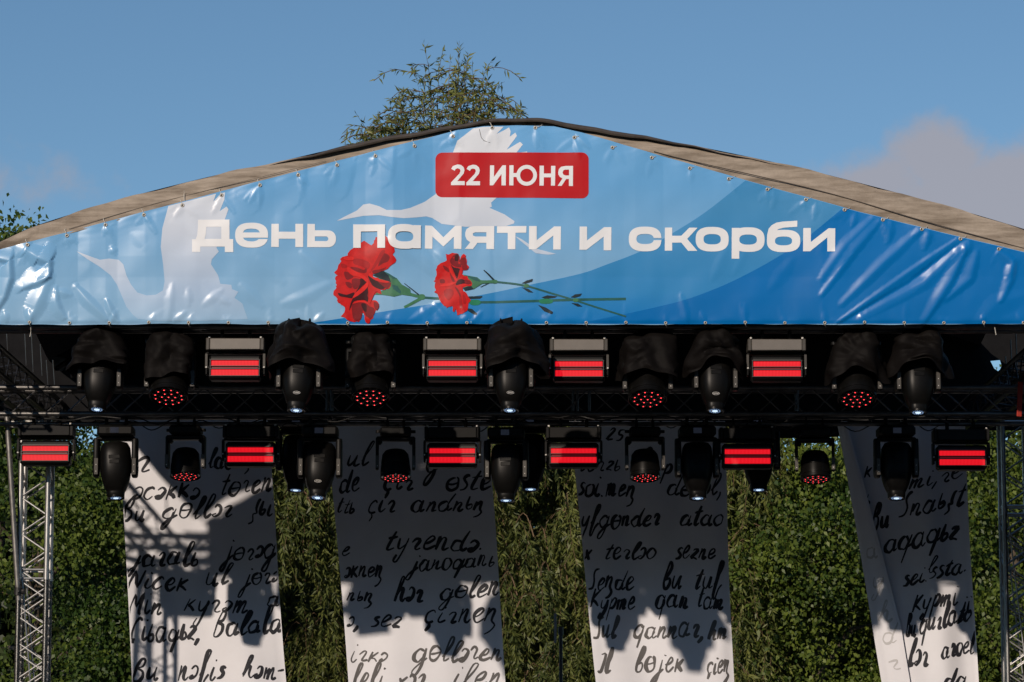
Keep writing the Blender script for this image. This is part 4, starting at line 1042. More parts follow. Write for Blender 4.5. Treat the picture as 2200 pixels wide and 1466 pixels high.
HD = [(217, 723, YU, .15, .285, .075, -.31, 1, 'crumpled black rain hood over the badgeless beam head near the tower corner', .08, .02, .25),
      (645, 722, 27.74, .19, .285, .115, -.32, 2, 'peaked black rain hood overlapping the banner left of the big carnation', .09, -.015, .24),
      (1103, 722, 27.74, .2, .28, .11, -.32, 3, 'wrinkled black rain hood overlapping the banner under the carnation stems', .1, -.02, .24),
      (1536, 726, YU, .17, .265, .07, -.32, 4, 'smooth black rain hood over the badged beam head under the dark blue wave', .12, .0, .25),
      (1972, 729, YU, .16, .285, .085, -.31, 5, 'black rain hood over the beam head under the crumpled banner end', .09, .02, .25),
      (370, 722, YU, .18, .225, .05, -.40, 6, 'ragged black rain hood over the wash light near the grey-topped strobe', .05, -.04, .23),
      (800, 724, YU, .17, .225, .05, -.36, 7, 'square black rain hood over the wash light under the big carnation', .02, .0, .23),
      (1392, 727, YU, .21, .275, .05, -.34, 8, 'wide black rain hood over the wash light below the carnation stem tips', .02, .0, .24),
      (1838, 727, YU, .15, .275, .06, -.37, 9, 'lopsided black rain hood over the wash light under the deep blue wrinkles', .07, .05, .24)]
for h_ in HD: hood(*h_)
# cables ---------------------------------------------------------------------
cab_m = mat('cable_rubber', (.008, .008, .008), .6)
def cable(pts, Y, r_=.006, label='black cable looped along the lower truss'):
    pp_ = smooth_curve([tuple(at(x, y, Y + random.uniform(-.05, .05))) for x, y in pts], 5)
    o = MB().path(pp_, r_, 6).build('cable', None, 60, mt=cab_m); tag(o, label, 'cable', 'cables looped along the lower truss')
random.seed(21)
lights_px = sorted([q[0] for q in LB + WL + SL])
for a_, b_ in zip(lights_px, lights_px[1:]):
    s_ = random.uniform(8, 26)
    cable([(a_, 915), (a_ + (b_ - a_) * .25, 898 + s_ * .3), ((a_ + b_) / 2, 902 + s_), (b_ - (b_ - a_) * .25, 900 + s_ * .4), (b_, 914)], YL + .04)
for x0 in range(60, 2160, 190):
    cable([(x0, 898), (x0 + 40, 893 + random.uniform(0, 8)), (x0 + 90, 903 + random.uniform(0, 10)), (x0 + 140, 895), (x0 + 200, 899)], YL - .17, .007)

# ================================================================== letter cloths
cloth_m = mat('letter_cloth', (.75, .755, .80), .7, spec=.25, var=.05, vscale=2.5, bump=.06, bscale=500)
ink_m = mat('handwriting_ink', (.022, .023, .03), .6, spec=.25)
inkg_m = mat('handwriting_ink_sunlit', (.11, .105, .105), .6, spec=.25)  # lighter copy of the same ink, standing for sunlight on it
inkb_m = mat('handwriting_show_through', (.5, .5, .51), .7, spec=.2)
def O(cx, cy, rx, ry, a0=60, a1=420, n=10):
    return [(cx + rx * math.cos(R(a0 + (a1 - a0) * k / n)), cy + ry * math.sin(R(a0 + (a1 - a0) * k / n))) for k in range(n + 1)]
bowl = O(.38, .48, .34, .5, 40, 380)
GLY = {
 'a': ([bowl, [(.74, .98), (.68, .35), (.82, .02), (1.05, .2)]], 1.08),
 'b': ([[(.12, .5), (.5, 1.5), (.45, 1.95), (.25, 1.8), (.12, .6), (.2, .05), (.5, .0), (.68, .4), (.5, .75), (.22, .6)]], .85),
 'B': ([[(.12, .2), (.15, 1.1), (.42, 1.75), (.68, 1.6), (.55, 1.1), (.25, .95), (.62, .8), (.74, .35), (.5, -.02), (.15, .05), (.08, .35)]], 1.0),
 'c': ([[(.62, .82), (.42, 1.0), (.12, .75), (.08, .25), (.32, .0), (.66, .22)]], .78),
 'C': ([[(.8, 1.5), (.6, 1.75), (.25, 1.4), (.08, .7), (.2, .1), (.55, .0), (.85, .3)]], 1.0),
 'd': ([bowl, [(.9, 1.9), (.74, .9), (.68, .3), (.85, .0), (1.08, .22)]], 1.1),
 'e': ([[(.06, .42), (.42, .55), (.6, .85), (.4, 1.02), (.14, .7), (.12, .2), (.38, .0), (.8, .3)]], .8),
 'f': ([[(.05, .25), (.5, 1.3), (.55, 1.85), (.35, 1.8), (.28, .8), (.22, -.6), (.4, -.8), (.5, -.1), (.8, .25)]], .8),
 'g': ([bowl, [(.76, .98), (.7, -.2), (.5, -.95), (.22, -1.0), (.2, -.6), (.6, -.05), (1.05, .3)]], 1.08),
 'h': ([[(.05, .2), (.42, 1.4), (.45, 1.85), (.25, 1.7), (.16, .7), (.1, .0)], [(.12, .2), (.35, .85), (.58, .9), (.58, .25), (.75, .0), (.95, .2)]], .98),
 'i': ([[(.18, .95), (.12, .25), (.3, .0), (.52, .25)], [(.26, 1.35), (.3, 1.45)]], .55),
 'I': ([[(.15, 1.5), (.55, 1.5), (.5, .3), (.3, -.02), (.05, .15)]], .75),
 'j': ([[(.42, .95), (.36, -.2), (.15, -.95), (-.1, -.9), (.0, -.5), (.35, -.1), (.7, .25)], [(.48, 1.35), (.52, 1.45)]], .7),
 'k': ([[(.14, 1.05), (.08, .0)], [(.62, .98), (.2, .5), (.4, .35), (.7, .02)]], .78),
 'K': ([[(.2, 1.5), (.08, .0)], [(.85, 1.4), (.2, .7), (.5, .4), (.9, .05)]], 1.0),
 'l': ([[(.05, .3), (.45, 1.3), (.5, 1.85), (.28, 1.8), (.16, .6), (.28, .0), (.6, .25)]], .6),
 'm': ([[(.06, .9), (.12, .95), (.08, .0)], [(.1, .35), (.3, .92), (.42, .8), (.38, .0)], [(.4, .35), (.6, .92), (.74, .8), (.7, .2), (.82, .0), (1.05, .2)]], 1.1),
 'M': ([[(.05, .0), (.25, 1.5), (.5, .5), (.85, 1.55), (.85, .3), (1.0, .0)]], 1.15),
 'n': ([[(.06, .9), (.12, .95), (.08, .0)], [(.1, .35), (.34, .92), (.5, .8), (.46, .2), (.6, .0), (.82, .2)]], .86),
 'ŋ': ([[(.06, .9), (.12, .95), (.08, .0)], [(.1, .35), (.34, .92), (.5, .8), (.48, .1), (.75, -.25), (.6, -.65), (.25, -.85)]], .9),
 'N': ([[(.02, .0), (.3, 1.5), (.65, .1), (.95, 1.6)]], 1.1),
 'o': ([O(.4, .48, .36, .5, 80, 440)], .86),
 'ö': ([O(.42, .5, .38, .56, 80, 440), [(.05, .5), (.4, .52), (.82, .62)]], .92),
 'ä': ([[(.05, .75), (.25, .98), (.52, .75), (.5, .3), (.25, .0), (.06, .15), (.3, .3)]], .66),
 'p': ([[(.2, .98), (.02, -1.0)], [(.16, .5), (.42, .98), (.68, .75), (.55, .2), (.2, .12)]], .8),
 'q': ([bowl, [(.74, .98), (.62, -.95)]], .95),
 'r': ([[(.05, .7), (.25, .98), (.48, .8), (.38, .2), (.5, .0), (.74, .15)]], .74),
 's': ([[(.55, .88), (.35, 1.02), (.2, .75), (.48, .4), (.38, .05), (.04, .05)]], .62),
 'ş': ([[(.6, 1.3), (.42, 1.2), (.38, .6), (.45, .2), (.2, .1), (.3, -.4), (.0, -.6)]], .65),
 'S': ([[(.7, 1.6), (.42, 1.5), (.3, 1.1), (.5, .5), (.4, .05), (.0, -.02)]], .78),
 't': ([[(.45, 1.55), (.22, .4), (.3, .0), (.6, .2)], [(.02, 1.0), (.35, 1.08), (.68, 1.12)]], .68),
 'u': ([[(.06, .95), (.08, .25), (.3, .05), (.55, .5), (.62, .95)], [(.62, .95), (.58, .25), (.7, .0), (.9, .2)]], .92),
 'x': ([[(.05, .95), (.3, .5), (.6, .0)], [(.65, .98), (.3, .5), (.02, .0)]], .72),
 'y': ([[(.06, .95), (.1, .3), (.35, .15), (.6, .6), (.66, .95)], [(.66, .95), (.56, .0), (.3, -.9), (.08, -.8), (.2, -.35)]], .85),
 'z': ([[(.08, .85), (.3, 1.0), (.55, .85), (.1, .1), (.35, .1), (.68, -.05)]], .74),
 'ь': ([[(.14, 1.2), (.08, .3), (.25, .0), (.5, .2), (.42, .5), (.12, .35)]], .62),
 'ç': ([[(.62, .82), (.42, 1.0), (.12, .75), (.08, .25), (.32, .0), (.62, .15)], [(.36, .0), (.42, -.25), (.28, -.6)]], .78),
 'Ç': ([[(.8, 1.45), (.6, 1.7), (.25, 1.35), (.08, .7), (.2, .1), (.5, .05)], [(.3, .0), (.35, -.3)]], .95),
 'ğ': ([O(.36, .5, .32, .46, 80, 440), [(.85, 1.0), (.72, .2), (.5, -.9)], [(.55, .1), (.85, .2), (1.1, .4)]], 1.05),
 ',': ([[(.2, .15), (.25, -.1), (.02, -.55)]], .4), '.': ([[(.1, .02), (.18, .1)]], .4), '-': ([[(.02, .5), (.5, .6)]], .6), '2': ([[(.1, 1.0), (.35, 1.3), (.6, 1.0), (.1, .05), (.7, .05)]], .8), '5': ([[(.6, 1.3), (.2, 1.25), (.15, .8), (.55, .6), (.45, .05), (.05, .1)]], .75)}
def write_word(parent, surf, word, x0, x1, base, xh, slope, mt, rnd, clampf, org):
    adv = sum(GLY[c][1] + .06 for c in word)
    sx = (x1 - x0) / (adv + .12); vs, fs = [], []
    pen = 0.0; lay = 0
    wd = 5.4 * min(1.15, max(.72, xh / 24))
    for c in word:
        st_, a_ = GLY[c]
        jy = rnd.uniform(-.1, .1); js = rnd.uniform(.85, 1.15)
        for s_ in st_:
            pts = []
            for gx, gy in s_:
                gx2 = pen + gx + .27 * gy + rnd.uniform(-.05, .05); gy2 = (gy * js + jy + rnd.uniform(-.055, .055))
                X_ = x0 + gx2 * sx; pts.append((X_, base - gy2 * xh + slope * (X_ - x0)))
            pts = smooth_curve(pts, 3); n = len(pts); b = len(vs); lay += 1
            w0 = wd * rnd.uniform(.85, 1.2); p1, p2 = rnd.uniform(0, 6), rnd.uniform(.4, 1.1)
            L_, R_ = [], []
            for i, (X_, Y_) in enumerate(pts):
                a = pts[max(i - 1, 0)]; q = pts[min(i + 1, n - 1)]
                dx, dy = q[0] - a[0], q[1] - a[1]; d = math.hypot(dx, dy) or 1
                ww = w0 / 2 * (.86 + .3 * math.sin(p1 + i * p2 * .4)) * (.55 + .45 * min(1, i / 2, (n - 1 - i) / 2 + .3)) * (1.12 if dy / d > .3 else .92)
                L_.append((X_ - dy / d * ww, Y_ + dx / d * ww)); R_.append((X_ + dy / d * ww, Y_ - dx / d * ww))
            for l, r_ in zip(L_, R_):
                for (X_, Y_) in (l, r_):
                    X_, Y_ = clampf(X_, Y_)
                    vs.append(tuple(Vector(surf(X_, Y_, .0018 + .00012 * (lay % 12))) - org))
            fs += [(b + 2 * i, b + 2 * i + 1, b + 2 * i + 3, b + 2 * i + 2) for i in range(n - 1)]
        pen += a_ + .06
    return MB().add(vs, fs).build('handwritten_word', parent, mt=mt)
CL = []
def make_cloth(corn, Yc, seed, label, lean=0.0):
    """corn = top-left, top-right, bottom-right, bottom-left in photo pixels (bottom lies below the frame)"""
    rnd = random.Random(seed); ph = [rnd.uniform(0, 6.28) for _ in range(6)]
    (xa, ya), (xb, yb), (xc, yc), (xd, yd) = corn
    def edge(y):
        t = (y - ya) / (yd - ya); return xa + (xd - xa) * t + 1.6 * math.sin(7 * t + ph[4]), xb + (xc - xb) * t + 1.9 * math.sin(8.5 * t + ph[5])
    def surf(x, y, off=0.0):
        l, r_ = edge(y); u = (x - l) / (r_ - l); t = (y - ya) / (yd - ya)
        h = .034 * math.sin(2.3 * PI * u + ph[0] + 1.3 * t) * (.4 + t) + .017 * math.sin(5.2 * PI * u + ph[1] - 2 * t) + .03 * math.sin(2.4 * t + ph[2]) + .004 * math.sin(14 * u + 18 * t + ph[3])
        h += .012 * math.exp(-((u - .02) / .03) ** 2) - .012 * math.exp(-((u - .98) / .03) ** 2) + lean * t
        return at(x, y, Yc - h - off)
    org = at((xa + xb) / 2, ya, Yc)
    rt = empty('letter_cloth', org); tag(rt, label, 'cloth banner', 'cloths printed with handwriting')
    nx, ny = 40, 90; vs, fs = [], []
    for j in range(ny + 1):
        y = ya + (yd - ya) * j / ny; l, r_ = edge(y)
        for i in range(nx + 1): vs.append(tuple(Vector(surf(l + (r_ - l) * i / nx, y)) - org))
    for j in range(ny):
        for i in range(nx): a = j * (nx + 1) + i; fs.append((a, a + nx + 1, a + nx + 2, a + 1))
    MB().add(vs, fs).build('sheet', rt, 179, mt=cloth_m)
    for k in range(5):       # ties to the batten
        l, r_ = edge(ya); x = l + (r_ - l) * (.04 + .23 * k); p = Vector(surf(x, ya)) - org
        MB().tube(p, p + Vector((0, .03, .06)), .004, 5).build('tie', rt, mt=string_m)
    def clampf(x, y):
        l, r_ = edge(y); return min(max(x, l + 2), r_ - 2), y
    return rt, surf, clampf, org, edge, rnd
WORDS = [
 [('r', 285, 328, 1012, 30, 0), ('lde', 446, 502, 1006, 24, .05), (',', 528, 540, 1008, 20, 0), ('äcäkkä', 284, 432, 1072, 27, 0), ('tören', 470, 588, 1063, 26, -.06), ('Bu', 261, 314, 1119, 26, 0), ('göllär', 347, 503, 1113, 24, -.02), ('şьi', 538, 590, 1107, 24, 0),
  ('jaralь', 282, 430, 1214, 27, 0), ('jöräg', 480, 597, 1203, 25, -.04), ('Nicek', 272, 406, 1268, 28, 0), ('ul', 440, 494, 1256, 25, 0), ('jörä', 520, 602, 1257, 25, -.07), ('Min', 274, 352, 1319, 26, 0), ('kyräm', 394, 537, 1316, 27, 0), ('a', 572, 606, 1304, 22, 0),
  ('Çiьağьz,', 278, 434, 1376, 29, 0), ('Balala', 456, 611, 1366, 28, -.06), ('Bu', 281, 344, 1462, 32, 0), ('näfis', 380, 486, 1464, 28, -.05), ('häm-', 518, 614, 1457, 28, 0)],
 [('ul', 742, 797, 998, 23, 0), ('g', 913, 948, 1012, 26, 0), ('de', 728, 774, 1056, 25, .05), ('çir', 822, 892, 1053, 25, 0), ('öste', 957, 1058, 1053, 28, 0), ('ttь', 722, 764, 1102, 20, 0), ('çir', 789, 852, 1101, 25, 0), ('andnьŋ', 882, 1046, 1098, 22, -.02),
  ('e', 733, 754, 1196, 20, 0), ('tyrendä.', 824, 1046, 1182, 26, 0), ('äkneŋ', 738, 826, 1240, 22, .02), ('janoğanь', 880, 1066, 1226, 23, -.05), ('nьŋ', 742, 806, 1292, 19, 0), ('här', 846, 912, 1292, 26, 0), ('gölen', 944, 1076, 1286, 25, -.05),
  ('ä,', 744, 774, 1346, 24, 0), ('sez', 795, 866, 1346, 25, 0), ('çirneŋ', 910, 1074, 1340, 26, -.02), ('irkä', 750, 836, 1424, 22, -.05), ('göllären', 886, 1082, 1421, 26, -.02), ('leli', 754, 828, 1478, 28, 0), ('xär,', 850, 932, 1478, 27, 0), ('ilen', 968, 1084, 1478, 28, -.05)],
 [('25', 1302, 1342, 946, 20, 0), ('torzь', 1242, 1336, 1012, 21, 0), ('p', 1380, 1402, 986, 22, 0), ('p', 1424, 1446, 1018, 23, 0), ('soi.meŋ', 1240, 1368, 1066, 25, 0), ('dösol,', 1432, 1556, 1063, 24, 0), ('yfgönder', 1246, 1420, 1134, 24, -.02), ('atao', 1460, 1556, 1131, 24, -.02),
  ('x', 1255, 1271, 1201, 22, 0), ('terläo', 1296, 1412, 1201, 22, 0), ('sezne', 1450, 1540, 1200, 23, 0), ('Seŋde', 1264, 1364, 1266, 24, 0), ('bu', 1421, 1468, 1263, 28, 0), ('tuf', 1490, 1554, 1264, 26, 0), ('Kypme', 1267, 1366, 1306, 24, .03), ('qan', 1406, 1482, 1306, 26, 0), ('tam', 1496, 1556, 1306, 24, 0),
  ('Sul', 1275, 1326, 1371, 28, 0), ('qannar,', 1360, 1516, 1371, 25, -.02), ('hm', 1520, 1564, 1374, 26, 0), ('Il', 1282, 1314, 1447, 30, 0), ('böjek', 1362, 1470, 1442, 28, 0), ('çieŋ', 1518, 1570, 1446, 24, 0)],
 [('k', 1856, 1874, 1026, 22, 0), ('mi,re', 1952, 2070, 1052, 22, -.22), ('ь', 1856, 1872, 1086, 18, 0), ('Bu', 1870, 1912, 1142, 28, -.2), ('Snaьşt', 1930, 2076, 1112, 27, -.2), ('ağağьz', 1898, 2062, 1190, 27, -.2), ('l', 1990, 2010, 1232, 18, 0), ('sei.ssta.', 1938, 2082, 1262, 22, -.26),
  ('Kypmi', 1958, 2060, 1314, 26, -.16), ('ji', 2062, 2088, 1316, 22, 0), ('Bu', 1946, 1968, 1366, 24, 0), ('qurlato', 1974, 2088, 1362, 25, -.28), ('lär', 1950, 1996, 1432, 30, -.1), ('aroel', 2022, 2094, 1412, 26, -.12), ('da', 2026, 2080, 1482, 28, 0)]]
CLO = [([(258, 903), (574, 905), (640, 1790), (296, 1790)], YC, 3, 'white letter cloth nearest the silver tower, reading Bu goller', .1),
       ([(703, 905), (1046, 905), (1112, 1790), (774, 1790)], YC + .05, 5, 'white letter cloth with shadow stripes between two willow gaps', .06),
       ([(1222, 905), (1556, 905), (1588, 1790), (1316, 1790)], YC, 8, 'white letter cloth lit below a stepped shadow, in front of dense foliage', .1),
       ([(1798, 908), (2072, 910), (2118, 1790), (1952, 1790)], YC + .05, 12, 'folded white letter cloth with slanting handwriting and a turned-over edge', .05)]
for k, (corn, Yc_, sd_, lab, ln) in enumerate(CLO):
    rt, surf, clampf, org, edge, rnd = make_cloth(corn, Yc_, sd_, lab, ln)
    for (wd_, x0, x1, b_, xh, sl_) in WORDS[k]:
        sunlit_ink = (k == 2 and b_ > 1350) or (k == 1 and b_ > 1400)  # lower lines lying in the sun take the lighter ink
        write_word(rt, surf, wd_, x0, x1, b_, xh, sl_, inkg_m if sunlit_ink else ink_m, rnd, clampf, org)
    if k == 3:
        # left edge turned forwards over the front
        vs, fs = [], []; nx, ny = 10, 60
        def flap(u, y, off=0.0):
            l, r_ = edge(y); t = (y - 908) / (1790 - 908)
            wdt = 20 + 40 * min(1, max(0, (y - 930) / 420)); x = l + wdt * u
            d = .012 + .075 * math.sin(u * PI * .62) + .02 * math.sin(5 * t + 1.5 * u) * u
            p = surf(x, y, 0); return Vector((p.x, p.y - d - off, p.z))
        for j in range(ny + 1):
            y = 908 + (1790 - 908) * j / ny
            for i in range(nx + 1): vs.append(tuple(flap(i / nx, y) - org))
        for j in range(ny):
            for i in range(nx): a = j * (nx + 1) + i; fs.append((a, a + nx + 1, a + nx + 2, a + 1))
        fl_ = MB().add(vs, fs).build('turned_over_edge', rt, 179, mt=cloth_m)
        tag(fl_, 'turned-over cloth edge with faint show-through writing')
        for wd_, y_ in (('a', 1200), ('y', 1265), ('h', 1335), ('d', 1385), ('r', 1440)):
            def sf(x, y, off, y0=y_): return flap(min(.95, max(.05, x)), y, off)
            vs2 = []
            write_word(rt, lambda x, y, off: flap(min(.95, max(.05, (x - 0) / 100)), y, off), wd_, 20, 85, y_, 24, 0, inkb_m, rnd, lambda x, y: (x, y), org)

# ================================================================== trees behind the stage
def leaf_mat(name, c, c2, trans=.35):
    M = bpy.data.materials.new(name); M.use_nodes = True; t = M.node_tree; b = t.nodes['Principled BSDF']
    at_ = N('ShaderNodeAttribute', t, attribute_name='tone'); mx = N('ShaderNodeMix', t, data_type='RGBA')
    mx.inputs[6].default_value = (*c, 1); mx.inputs[7].default_value = (*c2, 1); L(at_.outputs['Fac'], mx.inputs[0], t)
    L(mx.outputs[2], b.inputs['Base Color'], t); b.inputs['Roughness'].default_value = .48; b.inputs['Specular IOR Level'].default_value = .4
    tr = N('ShaderNodeBsdfTranslucent', t); L(mx.outputs[2], tr.inputs[0], t)
    ms = N('ShaderNodeMixShader', t); ms.inputs[0].default_value = trans
    L(b.outputs[0], ms.inputs[1], t); L(tr.outputs[0], ms.inputs[2], t)
    L(ms.outputs[0], t.nodes['Material Output'].inputs[0], t)
    return M
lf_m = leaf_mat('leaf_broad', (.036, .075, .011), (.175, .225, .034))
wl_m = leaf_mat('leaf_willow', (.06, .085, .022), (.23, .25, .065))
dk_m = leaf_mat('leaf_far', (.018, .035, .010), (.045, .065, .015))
bark_m = mat('bark', (.11, .085, .06), .9, var=.5, vscale=9, bump=.6, bscale=30)
twig_m = mat('twig', (.16, .10, .055), .8, var=.3, vscale=20)
def leaves(name, pos, axis, nrm, ln, wd, parent, mt, tone):
    """kite-shaped leaves, each one folded along its rib"""
    n = len(pos)
    axis = axis / np.linalg.norm(axis, axis=1)[:, None]
    side = np.cross(axis, nrm); side /= (np.linalg.norm(side, axis=1)[:, None] + 1e-9)
    up = np.cross(side, axis)
    ln = ln[:, None]; wd = wd[:, None]
    v = np.empty((n, 4, 3))
    v[:, 0] = pos; v[:, 1] = pos + axis * ln * .42 + side * wd * .5 + up * wd * .16; v[:, 2] = pos + axis * ln - up * ln * .08; v[:, 3] = pos + axis * ln * .42 - side * wd * .5 + up * wd * .16
    me = bpy.data.meshes.new(name); me.vertices.add(4 * n); me.vertices.foreach_set('co', v.reshape(-1))
    me.loops.add(4 * n); me.loops.foreach_set('vertex_index', np.arange(4 * n, dtype=np.int32))
    me.polygons.add(n); me.polygons.foreach_set('loop_start', np.arange(0, 4 * n, 4, dtype=np.int32)); me.polygons.foreach_set('loop_total', np.full(n, 4, np.int32))
    me.update(calc_edges=True)
    a = me.attributes.new('tone', 'FLOAT', 'FACE'); a.data.foreach_set('value', tone.astype(np.float32))
    me.materials.append(mt)
    o = link(bpy.data.objects.new(name, me), parent); o['kind'] = 'stuff'
    return o
def unit(n): v = rng.normal(size=(n, 3)); return v / np.linalg.norm(v, axis=1)[:, None]
def trunk(parent, h, r0, lean=(0, 0), limbs=6, top=.6, mt=bark_m, spread=1.5):
    mb = MB(); pts = [(lean[0] * (k / 8) ** 1.5, lean[1] * (k / 8) ** 1.5, h * top * k / 8) for k in range(9)]
    mb.path(pts, [r0 * (1 - .55 * k / 8) for k in range(9)], 10); mb.build('trunk', parent, 60, mt=mt)
    ends = []
    for k in range(limbs):
        a = 2 * PI * k / limbs + random.uniform(-.4, .4); z0 = h * top * random.uniform(.35, .95); s = random.uniform(.6, 1) * spread
        b = Vector((lean[0] * (z0 / h / top) ** 1.5, lean[1] * (z0 / h / top) ** 1.5, z0)); e = b + Vector((s * math.cos(a), s * math.sin(a), random.uniform(.5, 1.6)))
        mid = (b + e) / 2 + Vector((0, 0, .25)); MB().path([b, mid, e], [r0 * .35, r0 * .24, r0 * .1], 7).build('limb', parent, 60, mt=mt); ends.append(e)
    return ends
def broad(px, Y, h, rx, ry, zlo, n, size, label, group, mt=lf_m, seed=1, clump=26, top_px=None, tone_b=.0, limbs=6, per=30, bt=.15):
    base = at(px, 1000, Y); rt = empty('leafy_tree', (base.x, Y, 0)); tag(rt, label, 'tree', group)
    trunk(rt, h, .16, (random.uniform(-.3, .3), 0), limbs, .7, spread=rx * .7)
    nc = n // clump
    # boughs through the crown volume, clumps of leaves along each bough: gaps stay between the boughs
    hz = (h - zlo) / 2; nb = max(12, int(nc / per))
    d = unit(nb); rr = rng.uniform(.3, 1, nb) ** .5
    bc = d * rr[:, None] * np.array([rx, ry, hz]); bc[:, :2] *= (1 + .2 * np.sin(d[:, 2] * 5 + seed))[:, None]; bc += np.array([0, 0, zlo + hz])
    bi = rng.integers(0, nb, nc); br = rng.uniform(.22, .5, nb)
    c = bc[bi] + rng.normal(size=(nc, 3)) * br[bi][:, None] * np.array([1, .8, .7])
    btone = rng.normal(0, bt, nb)[bi]
    cr = rng.uniform(.08, .2, nc)
    idx = np.repeat(np.arange(nc), clump)
    pos = c[idx] + rng.normal(size=(len(idx), 3)) * cr[idx][:, None] * np.array([1, 1, .75])
    ax = unit(len(idx)) * .8 + np.array([0, -.1, -.75]); nr = unit(len(idx)) * .75 + np.array([-.25, -.7, .45])
    tone = np.clip(rng.beta(1.6, 3.2, len(idx)) + (rng.normal(0, .1, nc) + btone)[idx] + tone_b, 0, 1)
    leaves('crown', pos, ax, nr, size * rng.uniform(.5, 1.4, len(idx)), size * .78 * rng.uniform(.75, 1.15, len(idx)), rt, mt, tone)
    tw = MB()          # a few pale twigs through the crown
    for k in range(26):
        p = Vector(c[random.randrange(nc)]); q = p + Vector((random.uniform(-.5, .5), random.uniform(-.3, .3), random.uniform(-.1, .45)))
        tw.tube(p, q, .010, 5, .004)
    t_ = tw.build('twigs', rt, mt=twig_m); t_['kind'] = 'stuff'
    return rt
def willow(px, Y, h, rx, ry, strands, label, seed, zend=(1.6, 4.2), up=0, upspan=(0, 1), limbs=7, zstart=(.55, .98), dx=0.0):
    base = at(px, 1000, Y); rt = empty('willow_tree', (base.x, Y, 0)); tag(rt, label, 'tree', 'willows behind the stage')
    trunk(rt, h, .2, (.2, 0), limbs, .72, spread=rx * .6)
    P, A, Nn, T, LN = [], [], [], [], []
    tw = MB()
    r_ = np.random.default_rng(seed)
    def run(pts, dens, droop, tb):
        pts = np.array(pts); seg_ = np.linalg.norm(np.diff(pts, axis=0), axis=1); cum = np.concatenate([[0], np.cumsum(seg_)])
        n = int(cum[-1] * dens); s = r_.uniform(0.06, 1, n) * cum[-1]
        q = np.stack([np.interp(s, cum, pts[:, i]) for i in range(3)], 1)
        e = np.stack([np.interp(np.minimum(s + .05, cum[-1]), cum, pts[:, i]) for i in range(3)], 1)
        g_ = np.stack([np.interp(np.maximum(s - .05, 0), cum, pts[:, i]) for i in range(3)], 1)
        d = e - g_; d /= np.linalg.norm(d, axis=1)[:, None] + 1e-9
        w_ = r_.normal(size=(n, 3)); w_ /= np.linalg.norm(w_, axis=1)[:, None]
        P.append(q); A.append(d * .8 + w_ * .95 + np.array([0, 0, -droop])); Nn.append(r_.normal(size=(n, 3)) * .7 + np.array([-.3, -.7, .4])); T.append(np.clip(r_.beta(1.7, 2.6, n) + tb, 0, 1)); LN.append(r_.uniform(.06, .15, n))
    for k in range(strands // 9):
        a = r_.uniform(0, 2 * PI); rr = r_.uniform(.05, 1) ** .55
        zt_ = r_.uniform(zend[0] + .7, h * zstart[1]); bx, by = dx + rx * rr * math.cos(a), ry * rr * math.sin(a)
        aa = r_.uniform(0, 2 * PI); rch = r_.uniform(.25, .6)
        e = np.array([bx + rch * math.cos(aa), by + rch * .6 * math.sin(aa), zt_ + .1])
        br = [tuple(np.array([bx, by, zt_ - .1]) * (1 - t) + e * t + np.array([0, 0, .22 * math.sin(PI * t)])) for t in np.linspace(0, 1, 6)]
        tw.path(br, [.010, .009, .008, .006, .005, .004], 5); tb = r_.normal(0, .14)
        for j in range(10):
            t = r_.uniform(.1, 1); b = np.array([np.interp(t, np.linspace(0, 1, 6), [q[i] for q in br]) for i in range(3)])
            ln_ = min(r_.uniform(.45, 1.35), max(.35, b[2] - zend[0] + r_.uniform(-.2, .5))); sw = r_.normal(0, .28, 2)
            pts = [tuple(b + np.array([sw[0] * u * (1 - .4 * u) + .03 * math.sin(5 * u + j), sw[1] * u, .06 * math.sin(PI * min(1, 3 * u)) - ln_ * u])) for u in np.linspace(0, 1, 7)]
            run(pts, 46, .25, tb + r_.normal(0, .06))
            if j % 4 == 0: tw.path(pts, .003, 4)
    for k in range(up):       # shoots standing up at the crown's top
        f = r_.uniform(*upspan); x0 = (f - .5) * 2 * rx * .36; hh = h * r_.uniform(.74, .86)
        fan = (x0 / rx) * 1.15 + r_.normal(0, .2)
        hi = h * (1.0 - .18 * abs(x0 / rx) ** 1.0 * 1.6 - .012 - abs(r_.normal(0, .05)))
        pts = [(x0 + fan * t ** 1.4 * .75 + .05 * math.sin(5 * t + k), r_.uniform(-.4, .4) + r_.normal(0, .1) * t, hh + (hi - hh) * (t if fan ** 2 < .6 else t * (1.55 - .6 * t))) for t in np.linspace(0, 1, 8)]
        run(pts, 22, .1, .42); tw.path(pts, [.009 * (1 - .8 * i / 7) for i in range(8)], 5)
        for j in range(4):
            i = r_.integers(2, 7); b = np.array(pts[i]); s_ = r_.choice([-1, 1]); L2 = r_.uniform(.25, .6)
            p2 = [tuple(b + np.array([s_ * L2 * t, r_.normal(0, .05), L2 * (.55 * t - .75 * t * t)])) for t in np.linspace(0, 1, 5)]
            run(p2, 25, .25, .42); tw.path(p2, .005, 4)
    P, A, Nn, T, LN = map(np.concatenate, (P, A, Nn, T, LN))
    leaves('crown', P, A, Nn, LN, LN * .22, rt, wl_m, T)
    t_ = tw.build('shoots', rt, mt=twig_m); t_['kind'] = 'stuff'
    return rt
BL = 'leafy trees behind the stage'
broad(70, 44, 8.6, 2.3, 1.5, .6, 52000, .07, 'broadleaf tree with scattered sunlit leaves behind the silver tower', BL, seed=2, tone_b=-.14, per=62, bt=.22)
broad(-22, 46, 10.1, .34, .45, 6.0, 6000, .08, 'tall leafy tree peeking over the canopy end by the slanting pole', BL, seed=9)
broad(330, 46.5, 7.6, 1.8, 1.2, .6, 24000, .07, 'broadleaf tree hidden mostly behind the first letter cloth', BL, seed=3, tone_b=-.12, per=50)
